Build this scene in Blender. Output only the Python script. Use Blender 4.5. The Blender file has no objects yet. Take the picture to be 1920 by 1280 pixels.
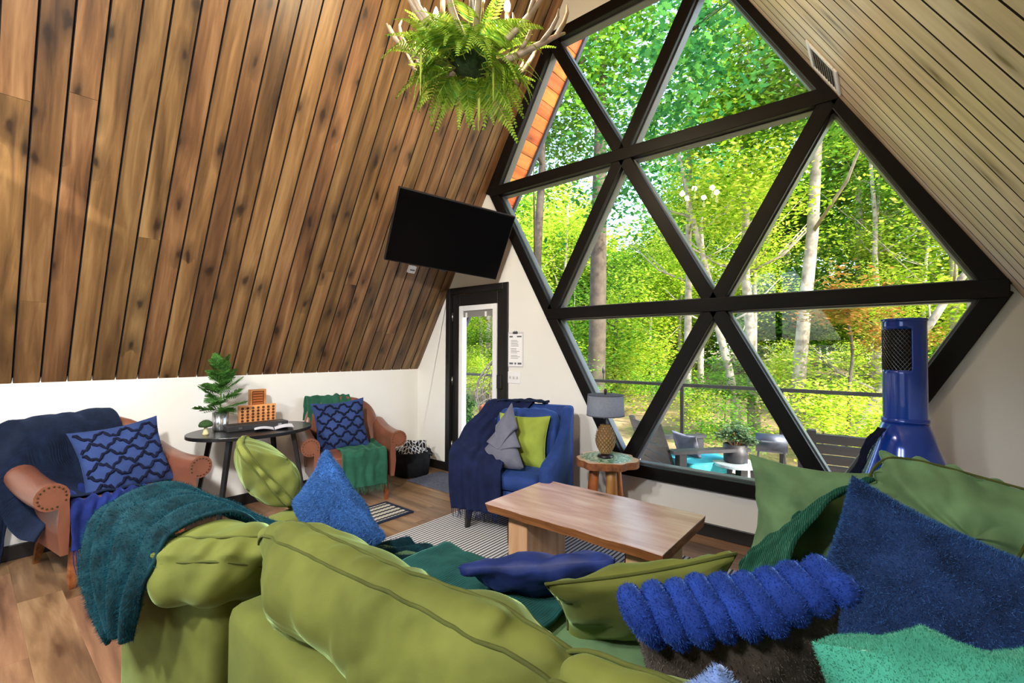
import bpy, math, random
from mathutils import Vector, Matrix, noise as mnoise
from mathutils.geometry import tessellate_polygon

SC = bpy.context.scene
COL = SC.collection
R = random.Random(7)
PI = math.pi

# ------------------------------------------------------------------ camera, sky, sun, exposure
def make_camera():
    yaw, pitch, roll = -0.6858, 0.0202, 0.0043
    fw = Vector((math.sin(yaw) * math.cos(pitch), math.cos(yaw) * math.cos(pitch), math.sin(pitch)))
    rt = Vector((math.cos(yaw), -math.sin(yaw), 0)); up = rt.cross(fw)
    r2 = rt * math.cos(roll) + up * math.sin(roll); u2 = -rt * math.sin(roll) + up * math.cos(roll)
    cd = bpy.data.cameras.new('camera'); cam = bpy.data.objects.new('camera', cd); COL.objects.link(cam)
    cd.sensor_width = 36; cd.lens = 848.7 / 1920 * 36; cd.clip_start = 0.02; cd.clip_end = 400
    m = Matrix((r2, u2, -fw)).transposed().to_4x4(); m.translation = (1.7418, -3.6489, 1.4077)
    cam.matrix_world = m
    SC.camera = cam
make_camera()

W = bpy.data.worlds.new('sky'); SC.world = W; W.use_nodes = True
nt = W.node_tree; nt.nodes.clear()
sky = nt.nodes.new('ShaderNodeTexSky'); sky.sky_type = 'NISHITA'; sky.sun_disc = False
sky.sun_elevation = math.radians(42); sky.sun_rotation = math.radians(99)
sky.air_density = 1.0; sky.dust_density = 2.5; sky.ozone_density = 1.0
bg = nt.nodes.new('ShaderNodeBackground'); bg.inputs[1].default_value = 0.9
wo = nt.nodes.new('ShaderNodeOutputWorld')
nt.links.new(sky.outputs[0], bg.inputs[0]); nt.links.new(bg.outputs[0], wo.inputs[0])

SUN_DIR = Vector((0.75, -0.12, 0.6)).normalized()      # towards the sun: right, behind the house
sd = bpy.data.lights.new('sun', 'SUN'); sd.energy = 6.2; sd.angle = math.radians(0.3); sd.color = (1, .95, .84)
so = bpy.data.objects.new('sun', sd); COL.objects.link(so)
so.rotation_euler = SUN_DIR.to_track_quat('Z', 'Y').to_euler(); so.location = (10, -8, 15)

SC.view_settings.view_transform = 'Standard'; SC.view_settings.look = 'None'
SC.view_settings.gamma = 1.0; SC.view_settings.use_curve_mapping = False
SC.view_settings.exposure = 0.6
cy = SC.cycles; cy.max_bounces = 6; cy.diffuse_bounces = 3; cy.glossy_bounces = 3; cy.transmission_bounces = 3; cy.transparent_max_bounces = 10
cy.sample_clamp_indirect = 6.0; cy.use_adaptive_sampling = True; cy.adaptive_threshold = 0.12

# ------------------------------------------------------------------ helpers: colour, materials
def lin(r, g, b):
    def f(c):
        c /= 255.0
        return c / 12.92 if c <= 0.04045 else ((c + 0.055) / 1.055) ** 2.4
    return (f(r), f(g), f(b), 1)

def nmat(name):
    m = bpy.data.materials.new(name); m.use_nodes = True
    n = m.node_tree.nodes; l = m.node_tree.links
    return m, n, l, n['Principled BSDF']

def setp(p, **kw):
    for k, v in kw.items():
        k = k.replace('_', ' ')
        if k in p.inputs: p.inputs[k].default_value = v

def ramp(n, stops):
    r = n.new('ShaderNodeValToRGB'); e = r.color_ramp.elements
    while len(e) < len(stops): e.new(0.5)
    for i, (p, c) in enumerate(stops): e[i].position = p; e[i].color = c
    return r

def objcoord(n, l, scale=(1, 1, 1), rnd=True):
    tc = n.new('ShaderNodeTexCoord'); mp = n.new('ShaderNodeMapping'); mp.inputs['Scale'].default_value = scale
    if rnd:
        oi = n.new('ShaderNodeObjectInfo'); ml = n.new('ShaderNodeVectorMath'); ml.operation = 'SCALE'
        ml.inputs[0].default_value = (31.7, 53.1, 17.9); l.new(oi.outputs['Random'], ml.inputs['Scale'])
        ad = n.new('ShaderNodeVectorMath'); l.new(tc.outputs['Object'], ad.inputs[0]); l.new(ml.outputs[0], ad.inputs[1])
        l.new(ad.outputs[0], mp.inputs[0])
    else:
        l.new(tc.outputs['Object'], mp.inputs[0])
    return mp.outputs[0]

def noisen(n, l, vec, scale, detail=4, rough=.55, dist=0.0):
    t = n.new('ShaderNodeTexNoise'); t.inputs['Scale'].default_value = scale; t.inputs['Detail'].default_value = detail
    t.inputs['Roughness'].default_value = rough; t.inputs['Distortion'].default_value = dist
    l.new(vec, t.inputs['Vector']); return t

def bump(n, l, p, h, strength=.2, dist=.01):
    b = n.new('ShaderNodeBump'); b.inputs['Strength'].default_value = strength; b.inputs['Distance'].default_value = dist
    l.new(h, b.inputs['Height']); l.new(b.outputs[0], p.inputs['Normal'])

def mix(n, l, fac, a, b, mode='MIX'):
    m = n.new('ShaderNodeMix'); m.data_type = 'RGBA'; m.blend_type = mode
    for s, v in ((m.inputs[0], fac), (m.inputs[6], a), (m.inputs[7], b)):
        if hasattr(v, 'is_linked'): l.new(v, s)
        else: s.default_value = v
    return m.outputs[2]

def plain(name, col, rough=.5, metal=0, var=0.0, scale=8, bmp=0.0, bscale=60, **kw):
    """a plain surface with faint mottling and relief"""
    m, n, l, p = nmat(name)
    setp(p, Roughness=rough, Metallic=metal, **kw)
    v = objcoord(n, l)
    if var > 0:
        t = noisen(n, l, v, scale)
        d = tuple(c * (1 - var) for c in col[:3]) + (1,); u = tuple(min(1, c * (1 + var)) for c in col[:3]) + (1,)
        r = ramp(n, [(.3, d), (.7, u)]); l.new(t.outputs[0], r.inputs[0]); l.new(r.outputs[0], p.inputs['Base Color'])
    else:
        setp(p, Base_Color=col)
    if bmp > 0:
        t = noisen(n, l, v, bscale, 3); bump(n, l, p, t.outputs[0], bmp, .004)
    return m

def wood(name, cols, grain=(1.5, 22, 22), rough=.5, knots=0.0, kscale=(2.2, 7, 7), pvar=.35, bmp=.15, spec=.5, knotcol=None, hv=.04):
    """long grain along local X; cols dark/mid/light; per-piece variation by the piece's own random"""
    m, n, l, p = nmat(name); setp(p, Roughness=rough); p.inputs['Specular IOR Level'].default_value = spec
    v = objcoord(n, l, grain)
    t = noisen(n, l, v, 1.0, 6, .6, .6)
    v2 = objcoord(n, l, tuple(g * .28 for g in grain)); t2 = noisen(n, l, v2, 1.0, 3, .5, 1.2)
    ad = n.new('ShaderNodeMath'); ad.operation = 'MULTIPLY_ADD'; ad.inputs[1].default_value = .5
    l.new(t2.outputs[0], ad.inputs[0])
    hf = n.new('ShaderNodeMath'); hf.operation = 'MULTIPLY'; hf.inputs[1].default_value = .5
    l.new(t.outputs[0], hf.inputs[0]); l.new(hf.outputs[0], ad.inputs[2])
    r = ramp(n, [(.36, cols[0]), (.5, cols[1]), (.64, cols[2])]); l.new(ad.outputs[0], r.inputs[0])
    out = r.outputs[0]
    if knots > 0:
        vk = objcoord(n, l, kscale); wv = n.new('ShaderNodeTexVoronoi'); wv.inputs['Scale'].default_value = 1.0; wv.voronoi_dimensions = '2D'
        dn = noisen(n, l, vk, 2.5, 2); dm = n.new('ShaderNodeVectorMath'); dm.operation = 'MULTIPLY_ADD'
        dm.inputs[1].default_value = (.35, .35, .35); l.new(dn.outputs['Color'], dm.inputs[0]); l.new(vk, dm.inputs[2])
        l.new(dm.outputs[0], wv.inputs['Vector'])
        kr = ramp(n, [(.05, (1, 1, 1, 1)), (.14, (.5, .5, .5, 1)), (.42, (0, 0, 0, 1))]); l.new(wv.outputs['Distance'], kr.inputs[0])
        sp = n.new('ShaderNodeSeparateColor'); l.new(wv.outputs['Color'], sp.inputs[0])
        gt = n.new('ShaderNodeMath'); gt.operation = 'LESS_THAN'; gt.inputs[1].default_value = knots; l.new(sp.outputs[0], gt.inputs[0])
        mu = n.new('ShaderNodeMath'); mu.operation = 'MULTIPLY'; l.new(kr.outputs[0], mu.inputs[0]); l.new(gt.outputs[0], mu.inputs[1])
        kc = knotcol or tuple(c * .25 for c in cols[0][:3]) + (1,)
        mk = n.new('ShaderNodeMath'); mk.operation = 'MULTIPLY'; mk.inputs[1].default_value = .9; l.new(mu.outputs[0], mk.inputs[0])
        out = mix(n, l, mk.outputs[0], out, kc)
    oi = n.new('ShaderNodeObjectInfo'); hs = n.new('ShaderNodeHueSaturation')
    mr = n.new('ShaderNodeMapRange'); mr.inputs['To Min'].default_value = 1 - pvar; mr.inputs['To Max'].default_value = 1 + pvar
    l.new(oi.outputs['Random'], mr.inputs['Value']); l.new(mr.outputs[0], hs.inputs['Value'])
    ml = n.new('ShaderNodeMath'); ml.operation = 'MULTIPLY'; ml.inputs[1].default_value = 7.31
    fr = n.new('ShaderNodeMath'); fr.operation = 'FRACT'; l.new(oi.outputs['Random'], ml.inputs[0]); l.new(ml.outputs[0], fr.inputs[0])
    m2 = n.new('ShaderNodeMapRange'); m2.inputs['To Min'].default_value = .5 - hv * .4; m2.inputs['To Max'].default_value = .5 + hv * .4
    l.new(fr.outputs[0], m2.inputs['Value']); l.new(m2.outputs[0], hs.inputs['Hue'])
    l.new(out, hs.inputs['Color']); l.new(hs.outputs[0], p.inputs['Base Color'])
    bump(n, l, p, t.outputs[0], bmp, .003)
    return m

def fabric(name, col, rough=.9, sheen=.0, sheencol=None, var=.25, scale=9, weave=0, bmp=.25, fine=260):
    m, n, l, p = nmat(name); setp(p, Roughness=rough)
    p.inputs['Sheen Weight'].default_value = sheen; p.inputs['Sheen Roughness'].default_value = .35
    p.inputs['Specular IOR Level'].default_value = .2
    if sheencol: p.inputs['Sheen Tint'].default_value = sheencol
    v = objcoord(n, l); t = noisen(n, l, v, scale, 3)
    d = tuple(c * (1 - var) for c in col[:3]) + (1,); u = tuple(min(1, c * (1 + var)) for c in col[:3]) + (1,)
    r = ramp(n, [(.3, d), (.7, u)]); l.new(t.outputs[0], r.inputs[0]); l.new(r.outputs[0], p.inputs['Base Color'])
    if weave:
        w = n.new('ShaderNodeTexWave'); w.inputs['Scale'].default_value = weave; w.inputs['Distortion'].default_value = 1.0
        l.new(v, w.inputs['Vector']); bump(n, l, p, w.outputs[0], bmp, .004)
    else:
        f = noisen(n, l, v, fine, 2); bump(n, l, p, f.outputs[0], bmp, .002)
    return m

def leafmat(name, cols, trans=.45, objvar=.25):
    """leaf: diffuse and translucent, colour differs leaf by leaf and plant by plant"""
    m = bpy.data.materials.new(name); m.use_nodes = True; n = m.node_tree.nodes; l = m.node_tree.links; n.clear()
    g = n.new('ShaderNodeNewGeometry'); r = ramp(n, [(i / (len(cols) - 1), c) for i, c in enumerate(cols)])
    l.new(g.outputs['Random Per Island'], r.inputs[0])
    oi = n.new('ShaderNodeObjectInfo'); hs = n.new('ShaderNodeHueSaturation'); mr = n.new('ShaderNodeMapRange')
    mr.inputs['To Min'].default_value = 1 - objvar; mr.inputs['To Max'].default_value = 1 + objvar
    l.new(oi.outputs['Random'], mr.inputs['Value']); l.new(mr.outputs[0], hs.inputs['Value']); l.new(r.outputs[0], hs.inputs['Color'])
    d = n.new('ShaderNodeBsdfDiffuse'); t = n.new('ShaderNodeBsdfTranslucent'); s = n.new('ShaderNodeMixShader')
    s.inputs[0].default_value = trans; o = n.new('ShaderNodeOutputMaterial')
    l.new(hs.outputs[0], d.inputs[0]); l.new(hs.outputs[0], t.inputs[0]); l.new(d.outputs[0], s.inputs[1]); l.new(t.outputs[0], s.inputs[2])
    l.new(s.outputs[0], o.inputs[0]); return m

def pilemat(name, c0, c1):
    return leafmat(name, [c0, tuple((a + b) / 2 for a, b in zip(c0, c1)), c1], .4, .0)

def glassmat(name):
    m = bpy.data.materials.new(name); m.use_nodes = True; n = m.node_tree.nodes; l = m.node_tree.links; n.clear()
    t = n.new('ShaderNodeBsdfTransparent'); t.inputs[0].default_value = (.97, .985, .98, 1)
    g = n.new('ShaderNodeBsdfGlossy'); g.inputs['Roughness'].default_value = .0
    ge = n.new('ShaderNodeNewGeometry'); dt = n.new('ShaderNodeVectorMath'); dt.operation = 'DOT_PRODUCT'
    l.new(ge.outputs['Normal'], dt.inputs[0]); l.new(ge.outputs['Incoming'], dt.inputs[1])
    def mth(op, a, b=None):
        q = n.new('ShaderNodeMath'); q.operation = op; l.new(a, q.inputs[0])
        if b is not None: q.inputs[1].default_value = b
        return q.outputs[0]
    sub_ = n.new('ShaderNodeMath'); sub_.operation = 'SUBTRACT'; sub_.inputs[0].default_value = 1.0; l.new(mth('ABSOLUTE', dt.outputs['Value']), sub_.inputs[1])
    fz = mth('ADD', mth('MULTIPLY', mth('POWER', sub_.outputs[0], 5.0), .9), .022)
    s = n.new('ShaderNodeMixShader'); o = n.new('ShaderNodeOutputMaterial')
    l.new(fz, s.inputs[0]); l.new(t.outputs[0], s.inputs[1]); l.new(g.outputs[0], s.inputs[2]); l.new(s.outputs[0], o.inputs[0])
    return m

def emit(name, col, strength):
    m, n, l, p = nmat(name); setp(p, Base_Color=(.9, .9, .88, 1))
    p.inputs['Emission Color'].default_value = col; p.inputs['Emission Strength'].default_value = strength
    return m

# ------------------------------------------------------------------ helpers: meshes
class MB:
    def __init__(s): s.v = []; s.f = []
    def add(s, vs, fs):
        o = len(s.v); s.v += [tuple(v) for v in vs]; s.f += [tuple(i + o for i in f) for f in fs]; return s
    def hexa(s, p):
        return s.add(p, [(0, 3, 2, 1), (4, 5, 6, 7), (0, 1, 5, 4), (1, 2, 6, 5), (2, 3, 7, 6), (3, 0, 4, 7)])
    def box(s, x0, x1, y0, y1, z0, z1):
        return s.hexa([(x0, y0, z0), (x1, y0, z0), (x1, y1, z0), (x0, y1, z0), (x0, y0, z1), (x1, y0, z1), (x1, y1, z1), (x0, y1, z1)])
    def beam(s, a, b, w, h, side=(0, 0, 1), taper=1.0):
        a = Vector(a); b = Vector(b); d = (b - a).normalized(); sd = Vector(side)
        x = d.cross(sd)
        if x.length < 1e-5: x = d.cross(Vector((1, 0, 0)))
        x.normalize(); y = x.cross(d).normalized()
        P = []
        for c, k in ((a, 1), (b, taper)):
            for i, j in ((-1, -1), (1, -1), (1, 1), (-1, 1)): P.append(c + x * i * w / 2 * k + y * j * h / 2 * k)
        return s.hexa(P)
    def tube(s, pts, rad, seg=8, cap=True):
        pts = [Vector(p) for p in pts]; n = len(pts)
        if not hasattr(rad, '__len__'): rad = [rad] * n
        t0 = (pts[1] - pts[0]).normalized()
        u = t0.orthogonal().normalized(); vs = []; fs = []
        for i, p in enumerate(pts):
            t = (pts[min(i + 1, n - 1)] - pts[max(i - 1, 0)]).normalized()
            u = (u - t * u.dot(t))
            u = u.normalized() if u.length > 1e-6 else t.orthogonal().normalized()
            w = t.cross(u)
            for k in range(seg):
                a = 2 * PI * k / seg; vs.append(p + (u * math.cos(a) + w * math.sin(a)) * rad[i])
        for i in range(n - 1):
            for k in range(seg):
                k2 = (k + 1) % seg; fs.append((i * seg + k, i * seg + k2, (i + 1) * seg + k2, (i + 1) * seg + k))
        if cap: fs.append(tuple(range(seg))[::-1]); fs.append(tuple((n - 1) * seg + k for k in range(seg)))
        return s.add(vs, fs)
    def lathe(s, prof, seg=24, c=(0, 0, 0), wob=None):
        vs = []; fs = []; n = len(prof)
        for r, z in prof:
            for k in range(seg):
                a = 2 * PI * k / seg; q = r * (wob(a, z) if wob else 1)
                vs.append((c[0] + q * math.cos(a), c[1] + q * math.sin(a), c[2] + z))
        for i in range(n - 1):
            for k in range(seg):
                k2 = (k + 1) % seg; fs.append((i * seg + k, i * seg + k2, (i + 1) * seg + k2, (i + 1) * seg + k))
        fs.append(tuple(range(seg))[::-1]); fs.append(tuple((n - 1) * seg + k for k in range(seg)))
        return s.add(vs, fs)
    def prism(s, poly, mapf, t0, t1):
        n = len(poly); vs = [mapf(a, b, t0) for a, b in poly] + [mapf(a, b, t1) for a, b in poly]
        fs = [tuple(range(n))[::-1], tuple(range(n, 2 * n))] + [(i, (i + 1) % n, n + (i + 1) % n, n + i) for i in range(n)]
        return s.add(vs, fs)
    def grid(s, fn, nu, nv, closeu=False):
        vs = [fn(i / (nu if closeu else nu - 1), j / (nv - 1)) for j in range(nv) for i in range(nu)]
        fs = []
        for j in range(nv - 1):
            for i in range(nu if closeu else nu - 1):
                i2 = (i + 1) % nu; fs.append((j * nu + i, j * nu + i2, (j + 1) * nu + i2, (j + 1) * nu + i))
        return s.add(vs, fs)
    def mesh(s, name, smooth=False):
        me = bpy.data.meshes.new(name); me.from_pydata(s.v, [], s.f); me.update()
        if smooth: me.polygons.foreach_set('use_smooth', [True] * len(me.polygons))
        return me
    def build(s, name, m, parent=None, smooth=False, bevel=0, sub=0, solid=0):
        me = s.mesh(name, smooth); me.materials.append(m)
        o = bpy.data.objects.new(name, me); COL.objects.link(o)
        if parent is not None: o.parent = parent
        if solid: q = o.modifiers.new('solid', 'SOLIDIFY'); q.thickness = solid; q.offset = 0
        if bevel: q = o.modifiers.new('bevel', 'BEVEL'); q.width = bevel; q.segments = 2; q.limit_method = 'ANGLE'; q.angle_limit = .6
        if sub: q = o.modifiers.new('sub', 'SUBSURF'); q.levels = sub; q.render_levels = sub
        return o

def tag(o, label, cat, group=None):
    o['label'] = label; o['category'] = cat
    if group: o['group'] = group
    return o
def thing(name, label, cat, loc=(0, 0, 0), rz=0, group=None):
    o = bpy.data.objects.new(name, None); COL.objects.link(o); o.location = loc; o.rotation_euler = (0, 0, rz)
    o.empty_display_size = .1
    return tag(o, label, cat, group)
def struct(o): o['kind'] = 'structure'; return o
def stuff(o): o['kind'] = 'stuff'; return o
def linkcopy(src, parent=None, name=None):
    o = src.copy(); COL.objects.link(o)
    if parent is not None: o.parent = parent
    return o
def copytree(src):
    r = linkcopy(src)
    for ch in list(src.children):
        c = linkcopy(ch, r)
        for g in list(ch.children): linkcopy(g, c)
    return r
def orient(o, c, right, up):
    """put o at c with local X along right and local Z along up (front is local -Y)"""
    r = Vector(right).normalized(); u = Vector(up); u = (u - r * u.dot(r)).normalized(); y = u.cross(r)
    m = Matrix((r, y, u)).transposed().to_4x4(); m.translation = c; o.matrix_world = m
    return o
def nz(x, y, z): return mnoise.noise(Vector((x, y, z)))

def fur(src, name, m, parent, n, length, width, lean=.6, flow=None, seed=1, both=False):
    """short pile on a soft thing: one blade a triangle, one object (nobody could count it)"""
    rr = random.Random(seed); me = src.data; me.calc_loop_triangles(); tris = me.loop_triangles; V = me.vertices
    cum = []; tot = 0
    for t in tris: tot += t.area; cum.append(tot)
    import bisect
    mb = MB(); vs = mb.v; fs = mb.f
    for i in range(n):
        t = tris[min(bisect.bisect(cum, rr.random() * tot), len(tris) - 1)]
        a, b, c = (V[k].co for k in t.vertices); r1 = math.sqrt(rr.random()); r2 = rr.random()
        p = a * (1 - r1) + b * r1 * (1 - r2) + c * r1 * r2; nn = t.normal if not both or i % 2 else -t.normal
        d = nn + Vector((rr.uniform(-1, 1), rr.uniform(-1, 1), rr.uniform(-1, 1))) * lean
        if flow: d += Vector(flow)
        d = d.normalized() * length * rr.uniform(.6, 1.2)
        s = nn.cross(Vector((rr.uniform(-1, 1), rr.uniform(-1, 1), rr.uniform(-1, 1))))
        s = s.normalized() * width if s.length > 1e-6 else Vector((width, 0, 0))
        k = len(vs); vs += [tuple(p - s), tuple(p + s), tuple(p + d)]; fs.append((k, k + 1, k + 2))
    return stuff(mb.build(name, m, parent))
# ------------------------------------------------------------------ materials
M = {}
M['ceil_brown'] = wood('brown_stained_pine', [lin(72, 50, 30), lin(114, 83, 51), lin(146, 113, 75)], (1.6, 20, 20), .42, .5, (2.6, 6.0, 6.0), .2, .25, knotcol=lin(34, 22, 14), hv=.02)
M['ceil_glare'] = wood('pine_with_glare', [lin(192, 170, 140), lin(220, 201, 172), lin(233, 218, 196)], (1.6, 18, 18), .4, .18, (2.0, 7.5, 7.5), .09, .15, knotcol=lin(112, 80, 50), hv=.01)  # light and glare on the right slope painted in as paler boards
M['groove'] = plain('dark_groove', lin(24, 15, 10), .9)
M['soffit'] = wood('orange_stained_cedar', [lin(190, 98, 40), lin(222, 128, 58), lin(236, 150, 80)], (1.5, 14, 14), .5, .3, (2, 7, 7), .14, .1, knotcol=lin(120, 55, 25))
M['floor'] = wood('oak_floor', [lin(92, 66, 46), lin(130, 98, 70), lin(160, 127, 95)], (1.8, 16, 16), .36, .14, (1.3, 6, 6), .24, .12, knotcol=lin(70, 45, 30), hv=.02)
M['wall'] = plain('white_paint', lin(232, 231, 226), .75, var=.015, scale=2, bmp=.06, bscale=90)
M['black_beam'] = wood('espresso_timber', [lin(6, 5, 5), lin(10, 8, 8), lin(18, 14, 13)], (2, 20, 20), .45, 0, pvar=.15, bmp=.2, spec=.25)
M['black'] = plain('black_paint', lin(24, 23, 24), .42, var=.1)
M['bead'] = plain('grey_glazing_strip', lin(104, 106, 110), .4, .5)
M['glass'] = glassmat('window_glass')
M['white'] = plain('white_enamel', lin(235, 236, 238), .4)
M['steel'] = plain('brushed_steel', lin(180, 180, 184), .3, 1.0, var=.1, scale=30)
M['roofing'] = plain('dark_shingle', lin(48, 48, 52), .9, var=.3, scale=14)

# ------------------------------------------------------------------ the A-frame shell (gable on y = 0, ridge along y)
U, HH, Z1 = 1.5023, 1.355, 1.7622
KZ = 1.173; XL, KL = 2.764, .59; XR, KR = 2.65, .585
RZ = KZ + (XL + XR) / (KL + KR); RX = -(XL - (RZ - KZ) * KL)
YB = -7.5
def slope_frame(side):
    k = KL if side < 0 else KR
    d = Vector((-side * k, 0, 1)).normalized(); y = Vector((0, -side, 0)); n = d.cross(y)   # n points outwards
    base = Vector((-XL if side < 0 else XR, 0, KZ)); length = (RZ - KZ) * math.sqrt(1 + k * k)
    return d, y, n, base, length

def plank(name, m, parent, mw, x0, x1, y0, w, t=.018, c=.003):
    """a board with chamfered edges, local X its length; mw maps local to world"""
    mb = MB(); mb.prism([(y0 + c, 0), (y0 + w - c, 0), (y0 + w, c), (y0 + w, t), (y0, t), (y0, c)], lambda a, b, s: (s - x0, a - y0, b), x0, x1)
    o = mb.build(name, m, parent); o.data.materials.append(M['groove'])
    for i in (3, 4, 6, 7): o.data.polygons[i].material_index = 1
    o.matrix_world = mw @ Matrix.Translation((x0, y0, 0)); return o

# an unseen narrow slot added in the right slope to cast one sunbeam onto the left boards; its outline in slope coordinates (s, y)
YS = (-4.9, -22 * .1315)
STREAK = [(-1.908, -3.641, 2.624), (-1.951, -3.528, 2.55), (-2.026, -3.315, 2.423), (-2.173, -2.943, 2.175), (-2.117, -3.304, 2.27), (-2.051, -3.521, 2.382), (-2.015, -3.636, 2.443)]
def sun_to_right(p):
    p = Vector(p); t = (XR - (p.z - KZ) * KR - p.x) / (SUN_DIR.x + SUN_DIR.z * KR); q = p + SUN_DIR * t
    return ((q.z - KZ) * math.sqrt(1 + KR * KR), q.y)
SLOT = [sun_to_right(p) for p in STREAK]
for side, nm, pm, OV in ((-1, 'ceiling_left', 'ceil_brown', .47), (1, 'ceiling_right', 'ceil_glare', .24)):
    d, y, n, base, L = slope_frame(side)
    mw = Matrix((d, y, n)).transposed().to_4x4(); mw.translation = base
    mb = MB(); f = lambda a, b, c: base + d * a + Vector((0, b, 0)) + n * c
    def seg(mb, s0, s1, y0, y1, c0, c1):
        mb.hexa([f(s0, y0, c0), f(s1, y0, c0), f(s1, y1, c0), f(s0, y1, c0), f(s0, y0, c1), f(s1, y0, c1), f(s1, y1, c1), f(s0, y1, c1)])
    def slab(mb, s0, s1, y0, y1, c0, c1):
        if side < 0: return seg(mb, s0, s1, y0, y1, c0, c1)
        seg(mb, s0, s1, YS[1], y1, c0, c1) if y1 > YS[1] else None
        seg(mb, s0, s1, y0, YS[0], c0, c1)
        out = [(s0, YS[0]), (s1, YS[0]), (s1, YS[1]), (s0, YS[1])]; flat = out + SLOT; n_ = len(flat)
        tri = tessellate_polygon([[Vector((a, b, 0)) for a, b in out], [Vector((a, b, 0)) for a, b in SLOT]])
        fs = [tuple(t) for t in tri] + [tuple(i + n_ for i in reversed(t)) for t in tri]; k = len(SLOT)
        fs += [(4 + i, 4 + (i + 1) % k, n_ + 4 + (i + 1) % k, n_ + 4 + i) for i in range(k)]
        kn = SUN_DIR.dot(n); sh = lambda c: [(a + c * SUN_DIR.dot(d) / kn, b + c * SUN_DIR.y / kn) for a, b in SLOT]      # the slot's sides follow the sunbeam
        mb.add([f(a, b, c0) for a, b in out + sh(c0)] + [f(a, b, c1) for a, b in out + sh(c1)], fs)
    slab(mb, -.3, L, YB - .4, OV, .02, .2)
    back = struct(mb.build(nm, M['groove']))
    mb = MB(); slab(mb, -.5, L + .12, YB - .5, OV + .05, .2, .24)
    mb.build('roofing', M['roofing'], back)
    # boards run up the slope, so the board's width runs along the ridge
    w = .1315; y0 = 0.0; i = 0
    while y0 > (-4.3 if side < 0 else -2.8):
        sgn = -y0 if side > 0 else y0 - w      # local y of the board's low edge
        cuts = [0, L]
        if side < 0 and R.random() < .55: cuts = [0, R.choice([.5, 1.1, 1.9, 2.6, 3.3]) + R.uniform(-.1, .1), L]
        if side < 0 and i == 25: cuts = [0, .62, L]
        for a, b in zip(cuts, cuts[1:]):
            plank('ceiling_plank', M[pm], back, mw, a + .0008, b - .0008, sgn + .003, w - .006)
        y0 -= w; i += 1
    mb = MB()
    if side < 0:
        nrest = int((y0 + 7.5) / w)
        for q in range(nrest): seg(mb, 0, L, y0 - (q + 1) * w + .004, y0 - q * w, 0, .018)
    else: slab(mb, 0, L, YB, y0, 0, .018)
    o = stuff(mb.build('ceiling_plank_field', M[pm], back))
    # orange boards under the overhang, parallel to the ridge
    s = 0.0
    ysgn = (lambda v: v) if side < 0 else (lambda v: -v)
    while s < L - .1:
        mb = MB(); mb.prism([(s + .003, 0), (s + .134, 0), (s + .137, .003), (s + .137, .02), (s, .02), (s, .003)], lambda a, b, t: (t, a, b), .14, OV)
        o = mb.build('soffit_board', M['soffit'], back)
        mx = Matrix((Vector((0, 1, 0)), d, n)).transposed().to_4x4(); mx.translation = base; o.matrix_world = mx
        s += .141
    mb = MB(); mb.hexa([f(-.5, OV, -.03), f(L + .1, OV, -.03), f(L + .1, OV + .04, -.03), f(-.5, OV + .04, -.03), f(-.5, OV, .2), f(L + .1, OV, .2), f(L + .1, OV + .04, .2), f(-.5, OV + .04, .2)])
    mb.build('fascia_board', plain('blue_grey_fascia_' + nm[8:], lin(58, 66, 84), .5), back)

def slab_with_holes(name, m, outer, holes, y0, y1):
    loops = [outer] + holes
    tri = tessellate_polygon([[Vector((a, b, 0)) for a, b in lp] for lp in loops])
    flat = [p for lp in loops for p in lp]; n = len(flat)
    mb = MB(); vs = [(a, y0, b) for a, b in flat] + [(a, y1, b) for a, b in flat]; fs = [tuple(t) for t in tri] + [tuple(i + n for i in reversed(t)) for t in tri]
    o = 0
    for lp in loops:
        k = len(lp); fs += [(o + i, o + (i + 1) % k, n + o + (i + 1) % k, n + o + i) for i in range(k)]; o += k
    mb.add(vs, fs); return mb.build(name, m)

Z0, Z2, Z3 = Z1 - HH, Z1 + HH, Z1 + 2 * HH
ND = dict(A2=(-U, Z2), B2=(0, Z2), C2=(U, Z2), A1=(-.5 * U, Z1), B1=(.5 * U, Z1), C1=(1.5 * U, Z1), A3=(-.5 * U, Z3), B3=(.5 * U - .03, Z3), N0=(0, Z0), N1=(U, Z0))
DX0, DX1, DZ = -2.24, -1.29, 2.13
gable = [(-XL, 0), (XR, 0), (XR, KZ), (RX, RZ), (-XL, KZ)]
rl_ = lambda z: -(XL - (z - KZ) * KL)
rr_x = lambda z: XR - (z - KZ) * KR
dl, dr_, dt = DX0 + .02, DX1 - .02, DZ - .02
pieces = [[(-XL, 0), (dl, 0), (dl, dt), (rl_(dt), dt), (-XL, KZ)], [(dr_, 0), (0, 0), ND['N0'], ND['A1'], (dr_, dt)], [(dl, dt), (dr_, dt), ND['A2'], (rl_(Z2), Z2)],
          [(dr_, dt), ND['A1'], ND['A2']], [(rl_(Z2), Z2), ND['A2'], ND['A3'], (rl_(Z3), Z3)], [(rl_(Z3), Z3), (rr_x(Z3), Z3), (RX, RZ)], [(0, 0), (XR, 0), (XR, Z0), (0, Z0)],
          [ND['N1'], (XR, Z0), (XR, KZ), (rr_x(Z1), Z1), ND['C1']], [ND['C1'], (rr_x(Z1), Z1), (rr_x(Z2), Z2), ND['C2']], [ND['C2'], (rr_x(Z2), Z2), (rr_x(Z3), Z3), ND['B3']]]
mb = MB()
for pc_ in pieces: mb.prism(pc_, lambda a, b, t: (a, t, b), 0, .14)
struct(mb.build('wall_front', M['wall']))

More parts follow.
